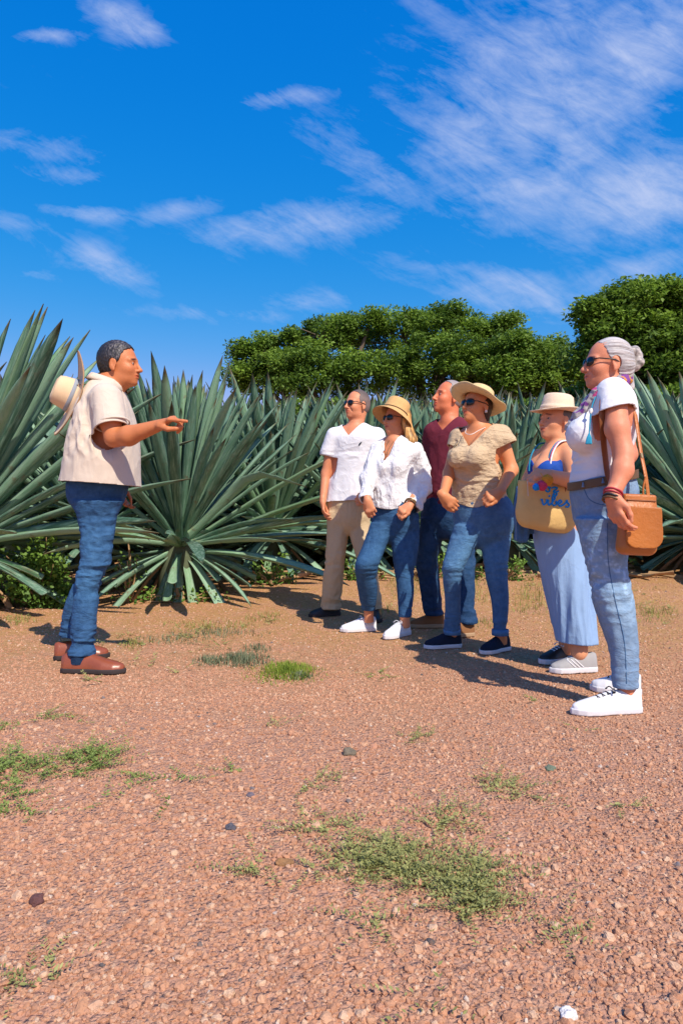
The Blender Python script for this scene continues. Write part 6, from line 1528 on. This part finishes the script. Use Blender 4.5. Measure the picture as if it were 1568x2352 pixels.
def make_jacket():
    root = empty('denim_jacket', P(1197, 1200, 3.58)); tag(root, 'folded blue denim jacket hanging down beside the straw tote', 'jacket')
    v = Bag(); v.add(loft([(1118, 1186, 1206, 3.6), (1150, 1183, 1212), (1200, 1181, 1213), (1243, 1180, 1209)], 3.6, [-.3, -.95, 0], .45), .02); v.add(loft([(1140, 1196, 1220, 3.62), (1190, 1198, 1222), (1226, 1200, 1224)], 3.62, [-.3, -.95, 0], .5), .01)
    V, Q = v.vol(.005).mesh(2)
    V = V+vnormals(V, Q)*((1-np.abs(fbm(V*np.array([26, 26, 4]), 2))*2.5)*.010)[:, None]
    o = link('jacket_body', make_mesh('jacket_body', V, Q, M['denim_mid'], cols=np.ones((len(V), 3))), root)
    V, Q = tube_mesh([P(1184, 1170, 3.55), P(1184, 1240, 3.55)], .0025, 5); link('seam', make_mesh('seam', V, Q, M['denim_pale'], cols=np.ones((len(V), 3))), o)

# ---- woman in the tight white T-shirt, at right
M['scarf'] = material('printed_scarf', (1, 1, 1), .9, .2, .06, 30, .001, 500, tint=True)
def make_woman_right():
    F = np.array([-1, -.06, 0]); d = 2.98
    root = person('grey-haired woman in fitted white T-shirt, light jeans and scarf, nearest at right edge', P(1410, 0, d))
    hd = Head(P(1394, 837, d), (-1, -.03), 3, .93, fem=1)
    s1, e1, w1 = sl((1412, 926, 2.81)), sl((1432, 1044, 2.73)), sl((1404, 1142, 2.66))
    s2, e2, w2 = sl((1420, 926, 3.15)), sl((1440, 1044, 3.20)), sl((1400, 1120, 3.18))
    st = lambda g: loft([(878, 1374, 1428, d, .95), (890, 1364, 1432, d, .68), (905, 1354, 1440, d, .62), (935, 1342, 1447, d, .62), (970, 1331, 1450, d, .70), (1005, 1328, 1448, d, .76), (1035, 1323, 1440, d, .8), (1070, 1318, 1435, d, .8), (1105, 1315, 1436, d, .8), (1140, 1315, 1440)], d, F, .78, g)
    def ex(v, g=0):
        for dd in (2.89, 3.06): v.add(ell(P(1339, 1000, dd), (.068+g, .066+g, .070+g)), .03); v.add(cone(P(1340, 990, dd), P(1376, 920, dd), .045+g, .03+g), .03)
    std_body(root, hd, st(-.008), 'w6', (0, P(1400, 890, d), .046), [([s1, P(1416, 985, 2.76), e1], [.046, .046, .039]), ([e1, P(1428, 1080, 2.70), w1], [.039, .040, .026]), ([s2, e2, w2], [.052, .042, .027])],
             [(w1, [.20, -.06, -1], [.98, .45, .2], -1, .42, 1.02, .25)],
             [([P(1395, 1180, 2.92), P(1400, 1330, 2.88), P(1432, 1570, 2.85)], [.07, .05, .034]), ([P(1385, 1180, 3.06), P(1385, 1330, 3.09), P(1432, 1560, 3.13)], [.07, .05, .034])], F, dict(hide=True, lip=(1., .6, .6)), h=.009, hh=.0036, smile=1, extra=ex)
    for (u, v0, v1, dd) in ((1436, 1565, 1612, 2.85), (1434, 1550, 1580, 3.13)):
        V, Fc = tube_mesh([P(u, v0, dd), P(u+1, (v0+v1)/2, dd), P(u+3, v1, dd)], [.040, .034, .034], 24); link('ankle', make_mesh('ankle', V, Fc, SK['w6'], cols=np.ones((len(V), 3))), root)
    # hair, drawn back into a bun
    v = Bag(); v.add(hd.E((-.016, 0, .036), (.100, .081, .091)), .02); v.add(hd.E((-.055, 0, -.005), (.065, .066, .07)), .03)
    v.add(hd.C((-.07, 0, -.03), (-.110, 0, -.10), .050, .022), .03)
    V, Q = v.vol(.0038).mesh(1)
    def g(V):
        x, y, z = hd.loc(V).T; ay = np.abs(y)
        line = np.interp(z, [-.11, -.05, -.02, .01, .035, .06, .085, .12], [-.05, -.035, -.022, .010, .034, .046, .052, .066])-.008*sstep(.02, .06, ay)*(z > .03)
        return np.maximum(x-line, np.where(ay > .05, .026-np.sqrt((x+.008)**2+(z+.008)**2*.6), -1))
    V, Q = cut(V, Q, g, .004); q = hd.loc(V)
    ang = np.arctan2(q[:, 2]-.03, np.abs(q[:, 1])+.02)*9
    V = V+vnormals(V, Q)*(vnoise(np.stack([q[:, 0]*10, ang*1.6, q[:, 1]*0], 1))*.0035)[:, None]
    cc = .85+.45*vnoise(np.stack([q[:, 0]*14, ang*3, q[:, 1]*8], 1)); link('hair', make_mesh('hair', V, Q, M['hair_silver'], cols=np.clip(cc, .35, 1.25)[:, None]*np.array([1, .97, .96])), root)
    v = Bag(); bc = hd.w(-.122, 0, .034)
    for k in range(7):
        a = k*.9; v.add(cone(bc+.026*hd.F*math.cos(a)*.9+.036*hd.U*math.sin(a)+hd.L*.012*math.sin(a*2), bc+.026*hd.F*math.cos(a+.9)*.7+.036*hd.U*math.sin(a+.9), .023, .020), .006)
    V, Q = v.vol(.0035).mesh(1); bn = link('bun', make_mesh('bun', V, Q, M['hair_silver'], cols=np.clip(.75+.5*vnoise(V*110), .3, 1.15)[:, None]*np.array([1, .93, .86])), root)
    for k in range(3):
        V, Fc = tube_mesh(smooth_path([bc-hd.L*.040+hd.U*(.028-.022*k)+hd.F*.022, bc-hd.L*.046+hd.U*(.024-.022*k)-hd.F*.005, bc-hd.L*.040+hd.U*(.012-.022*k)-hd.F*.030], 10), .0045, 6); link('hair_clip', make_mesh('hair_clip', V, Fc, M['metal']), bn)
    sunglasses(root, hd, w=1.0)
    # T-shirt
    v = Bag(); v.add(st(.003), .02); ex(v, .005)
    v.add(cone(P(1406, 906, 2.86), P(1415, 952, 2.795), .072, .076), .03); v.add(cone(P(1414, 906, 3.10), P(1424, 950, 3.16), .060, .064), .03)
    v = v.vol(.0052)
    nk = P(1396, 888, d)
    g = gmax(lambda V: zof(1118, d)-V[:, 2], lambda V: np.where(np.linalg.norm((V-nk)[:, :2]*[1, 1], axis=1) < .105, V[:, 2]-zof(897, d)-.55*(V[:, 0]-nk[0]), -1.),
             tube_only(plane(P(1422, 940, 2.81), np.array([.16, -.15, -.96])), P(1410, 906, 2.85), P(1420, 985, 2.79), .098), tube_only(plane(P(1422, 946, 3.16), np.array([.2, .3, -.9])), P(1414, 906, 3.10), P(1426, 985, 3.17), .085))
    garment(root, 't_shirt', v, M['white'], g, [(band_z(zof(1062, d), .075), .0065, (5, 5, 34)), (lambda V: sstep(P(1420, 0, d)[0], P(1395, 0, d)[0], V[:, 0])*band_z(zof(960, d), .05)(V), .004, (16, 16, 16))], seed=61)
    # jeans
    pel = loft([(1075, 1318, 1450), (1100, 1314, 1450, d, .82), (1130, 1314, 1455), (1170, 1320, 1452), (1205, 1329, 1444), (1240, 1345, 1428), (1262, 1360, 1412)], d, F, .98, cap=.08)
    l1 = loft([(1190, 1323, 1453, 2.91), (1250, 1336, 1443), (1300, 1350, 1437, 2.88), (1340, 1360, 1443), (1390, 1371, 1453), (1440, 1386, 1460), (1508, 1402, 1464), (1579, 1407, 1464, 2.84)], d, F, 1.15)
    l2 = loft([(1190, 1322, 1440, 3.05), (1300, 1346, 1418), (1390, 1364, 1432, 3.1), (1488, 1396, 1445), (1565, 1408, 1455, 3.13)], d, F, 1.15)
    v = gvol([(pel, .02), (l1, .02), (l2, .02)], .0055)
    zw = lambda V: V[:, 2]-zof(1090, d)-.20*(V[:, 0]-P(1384, 0, d)[0])
    def paint(V):
        t = jeans_tint(.45, F, .35)(V)
        w = .35*sstep(.52, .72, fbm(V*np.array([60, 60, 70])+4, 3)*.5+.5)*band_z(zof(1290, d), .16)(V)
        return np.clip(t*(1+1.6*w[:, None]), 0, 3.2)
    j = garment(root, 'jeans', v, M['denim_pale'], zw, [(band_z(zof(1345, 2.9), .10), .010, (7, 7, 22)), (band_z(zof(1540, 2.85), .05), .007, (6, 6, 26)), (band_z(zof(1185, 2.9), .09), .007, (14, 10, 14)), (all_w, .004, (14, 14, 9))], cols=paint, seed=12)
    bl = loft([(1060, 1318, 1450), (1100, 1314, 1450, d, .82), (1140, 1314, 1455)], d, F, .80, .008)
    V, Q = gvol([bl], .0055).mesh(2); V, Q = cut(V, Q, lambda W: np.abs(zw(W)+.024)-.018, .006); belt = link('belt', make_mesh('belt', V, Q, M['brown_leather']), root)
    for u in (1384, 1340):
        pts = []
        for k in range(5):
            zz = 1090+(-.20*(u-1384))*.0+k*8-4
            h, n = surf(belt, u, zz+.2*(1384-u)*.0+ (1384-u)*.2)
            if h is not None: pts.append(h+n*.004)
        if len(pts) > 2: V, Fc = tube_mesh(pts, .007, 8, flat=[0, 1., 0], s=.35); link('belt_loop', make_mesh('belt_loop', V, Fc, M['denim_pale'], cols=np.ones((len(V), 3))), j)
    # side seam and pocket edge on the near leg
    for path in (((1396, 1120), (1394, 1200), (1396, 1290), (1412, 1380), (1432, 1470), (1438, 1570)), ((1340, 1122), (1352, 1146), (1376, 1158), (1396, 1160))):
        pts = []
        for x, y in smooth_path([(a, b, 0) for a, b in path], 40)[:, :2]:
            h, n = surf(j, x, y)
            if h is not None: pts.append(h+n*.0006)
        V, Fc = tube_mesh(pts, .0017, 5); link('seam', make_mesh('seam', V, Fc, M['denim_mid'], cols=np.ones((len(V), 3))), j)
    shoe(root, fl(1467, 2.85), fl(1314, 2.81), .092, M['white_shoe'], M['sole_white'], h=.0040, lace=M['lace_dark'], sole_h=.026)
    shoe(root, fl(1470, 3.10), fl(1357, 3.20), .092, M['white_shoe'], M['sole_white'], h=.0045, lace=M['lace_dark'], sole_h=.026)
    # scarf
    def swirl(pts, rs): chain(v, pts, rs, .012)
    v = Bag()
    swirl([P(1432, 872, 2.97), P(1418, 884, 2.90), P(1396, 893, 2.865), P(1372, 908, 2.87), P(1350, 932, 2.885), P(1330, 958, 2.90), P(1314, 982, 2.925), P(1307, 1000, 2.96)], [.030, .026, .026, .027, .026, .026, .026, .016])
    swirl([P(1436, 870, 2.99), P(1425, 876, 3.06), P(1396, 890, 3.09), P(1366, 915, 3.06), P(1335, 955, 3.02), P(1312, 990, 2.98)], [.030, .026, .026, .026, .026, .018])
    swirl([P(1400, 880, 2.89), P(1376, 900, 2.90), P(1356, 925, 2.92)], [.018, .020, .018])
    V, Q = v.vol(.0042).mesh(1); n = fbm(V*np.array([20, 20, 20]), 2)
    V = V+vnormals(V, Q)*((1-np.abs(fbm(V*np.array([34, 34, 34])+3, 2))*2.6)*.006)[:, None]
    pal = np.array([(.34, .31, .31), (.42, .38, .37), (.50, .06, .20), (.20, .06, .26), (.62, .50, .45), (.05, .05, .07), (.60, .26, .05)])
    u_ = 784+1568*V[:, 0]/V[:, 1]
    k = np.zeros(len(V), int); nn = fbm(V*31+9, 2)
    k[n > .1] = 1; k[(nn > .30)] = 2; k[(nn < -.42)] = 3; k[(n < -.30)] = 4; k[(nn > .25) & (nn < .29)] = 5; k[(u_ > 1425)] = 6; k[(u_ > 1425) & (nn > .05)] = 3
    link('scarf', make_mesh('scarf', V, Q, M['scarf'], cols=pal[k]), root)
    # teal tassel necklace
    pts = smooth_path([P(1366, 912, 2.84), P(1358, 935, 2.815), P(1354, 965, 2.80), P(1352, 996, 2.785)], 14); V, Fc = tube_mesh(pts, .0028, 6); tn = link('tassel_cord', make_mesh('tassel_cord', V, Fc, M['teal']), root)
    ms = []
    for k in range(16):
        a = k*.39; o = np.array([math.cos(a)*.012, math.sin(a)*.008-.004, 0]); ms.append(tube_mesh([P(1352, 994, 2.785), P(1351, 1006, 2.775)+o*.7, P(1350, 1020, 2.77)+o], .0022, 5))
    V, Fc = join(*ms); link('tassel', make_mesh('tassel', V, Fc, M['teal']), tn)
    V, Fc = tube_mesh([P(1357, 938, 2.812), P(1356, 944, 2.810), P(1355, 950, 2.808)], [.004, .009, .004], 10); link('bead', make_mesh('bead', V, Fc, M['pearl']), tn)
    # bracelets
    ax = unit(w1-e1); a_, b_ = unit(np.cross(ax, [0, 1, 0])), unit(np.cross(ax, np.cross(ax, [0, 1, 0])))
    for off, r, mt, th in ((-.022, .034, 'bead_red', .0042), (-.010, .033, 'bead_red', .0034), (.004, .031, 'black_shoe', .005), (.016, .031, 'brown_leather', .004)):
        V, Fc = tube_mesh([w1+ax*off+r*(math.cos(t)*a_+math.sin(t)*b_) for t in np.linspace(0, 6.283, 25)[:-1]], th, 6, closed=True); link('bracelet', make_mesh('bracelet', V, Fc, M[mt]), root)

def make_shoulder_bag():
    c = P(1462, 1206, 2.74); root = empty('shoulder_bag', c)
    tag(root, 'cognac leather shoulder bag with curved flap behind the hand of the grey-haired woman', 'handbag')
    X = unit([1, .10, -.045]); Z = unit([.045, 0, 1]); Y = np.cross(Z, X); Mx = np.stack([X, Y, Z], 1)
    v = Bag(); v.add(rbox(c-Z*.020, (.078, .036, .102), Mx, .035, -.10), .01); v.add(rbox(c+Z*.072, (.068, .020, .052), Mx, .010, .03), .035)
    V, Q = v.vol(.0045).mesh(2); b = link('pouch', make_mesh('pouch', V, Q, M['bag']), root)
    fc = c-Y*.043+X*.006-Z*.012
    def flap(X_, Y_, Z_):
        x, y, z = X_-fc[0], Y_-fc[1], Z_-fc[2]; px = x*X[0]+y*X[1]+z*X[2]; py = x*Y[0]+y*Y[1]+z*Y[2]; pz = x*Z[0]+y*Z[1]+z*Z[2]
        w = .066+.016*np.clip((.085-pz)/.17, 0, 1)
        qx = np.maximum(np.abs(px)-w+.052, 0); qz = np.maximum(np.maximum(-pz-.080+.052, 0), 0)
        d2 = np.sqrt(qx**2+qz**2)-.052; d2 = np.maximum(d2, pz-.086)
        return np.maximum(d2, np.abs(py+.10*px*px*0+ .9*(px**2)*1.2)-.004)
    v = Vol(fc-.13, fc+.13, .0034); v.add((flap, fc-.12, fc+.12), .002); V, Q = v.mesh(2); f = link('flap', make_mesh('flap', V, Q, M['bag']), root)
    V, Fc = tube_mesh(smooth_path([fc-Y*.003+X*x+Z*z for x, z in ((-.058, .08), (-.070, -.015), (-.062, -.050), (-.036, -.071), (.036, -.071), (.062, -.050), (.070, -.015), (.058, .08))], 60), .0012, 5); link('stitching', make_mesh('stitching', V, Fc, M['bag_dark']), f)
    V, Fc = tube_mesh([c+X*x-Y*.0235+Z*.098 for x in (-.06, 0, .06)], .0035, 6); link('zip', make_mesh('zip', V, Fc, M['bag_dark']), b)
    front = [P(1414, 884, 2.93), P(1396, 893, 2.868), P(1384, 915, 2.815), P(1381, 950, 2.785), P(1384, 1000, 2.80), P(1389, 1050, 2.82), P(1396, 1095, 2.80), P(1412, 1130, 2.77), P(1428, 1160, 2.75)]
    back = [P(1414, 884, 2.93), P(1434, 893, 2.90), P(1448, 912, 2.87), P(1457, 945, 2.85), P(1463, 985, 2.83), P(1472, 1045, 2.78), P(1482, 1095, 2.745), P(1488, 1140, 2.735)]
    for pts, s_, nm in ((front, .014, 'front_strap'), (back, .0085, 'back_strap')):
        V, Fc = tube_mesh(smooth_path(pts, 40), .0030, 10, flat=[1., .25, .0], s=s_/.0030); link('strap', make_mesh('strap', V, Fc, M['bag_dark'] if nm[0] == 'f' else M['bag']), root)
    V, Fc = tube_mesh([P(1471, 1041, 2.778), P(1473, 1052, 2.774)], .006, 10); link('buckle', make_mesh('buckle', V, Fc, M['metal']), root)
    V, Fc = tube_mesh(smooth_path([P(1482, 1095, 2.74), P(1476, 1120, 2.735), P(1476, 1145, 2.735)], 10), .004, 8); link('strap', make_mesh('strap', V, Fc, M['bag']), root)

make_woman_tote(); make_tote(); make_jacket(); make_woman_right(); make_shoulder_bag()
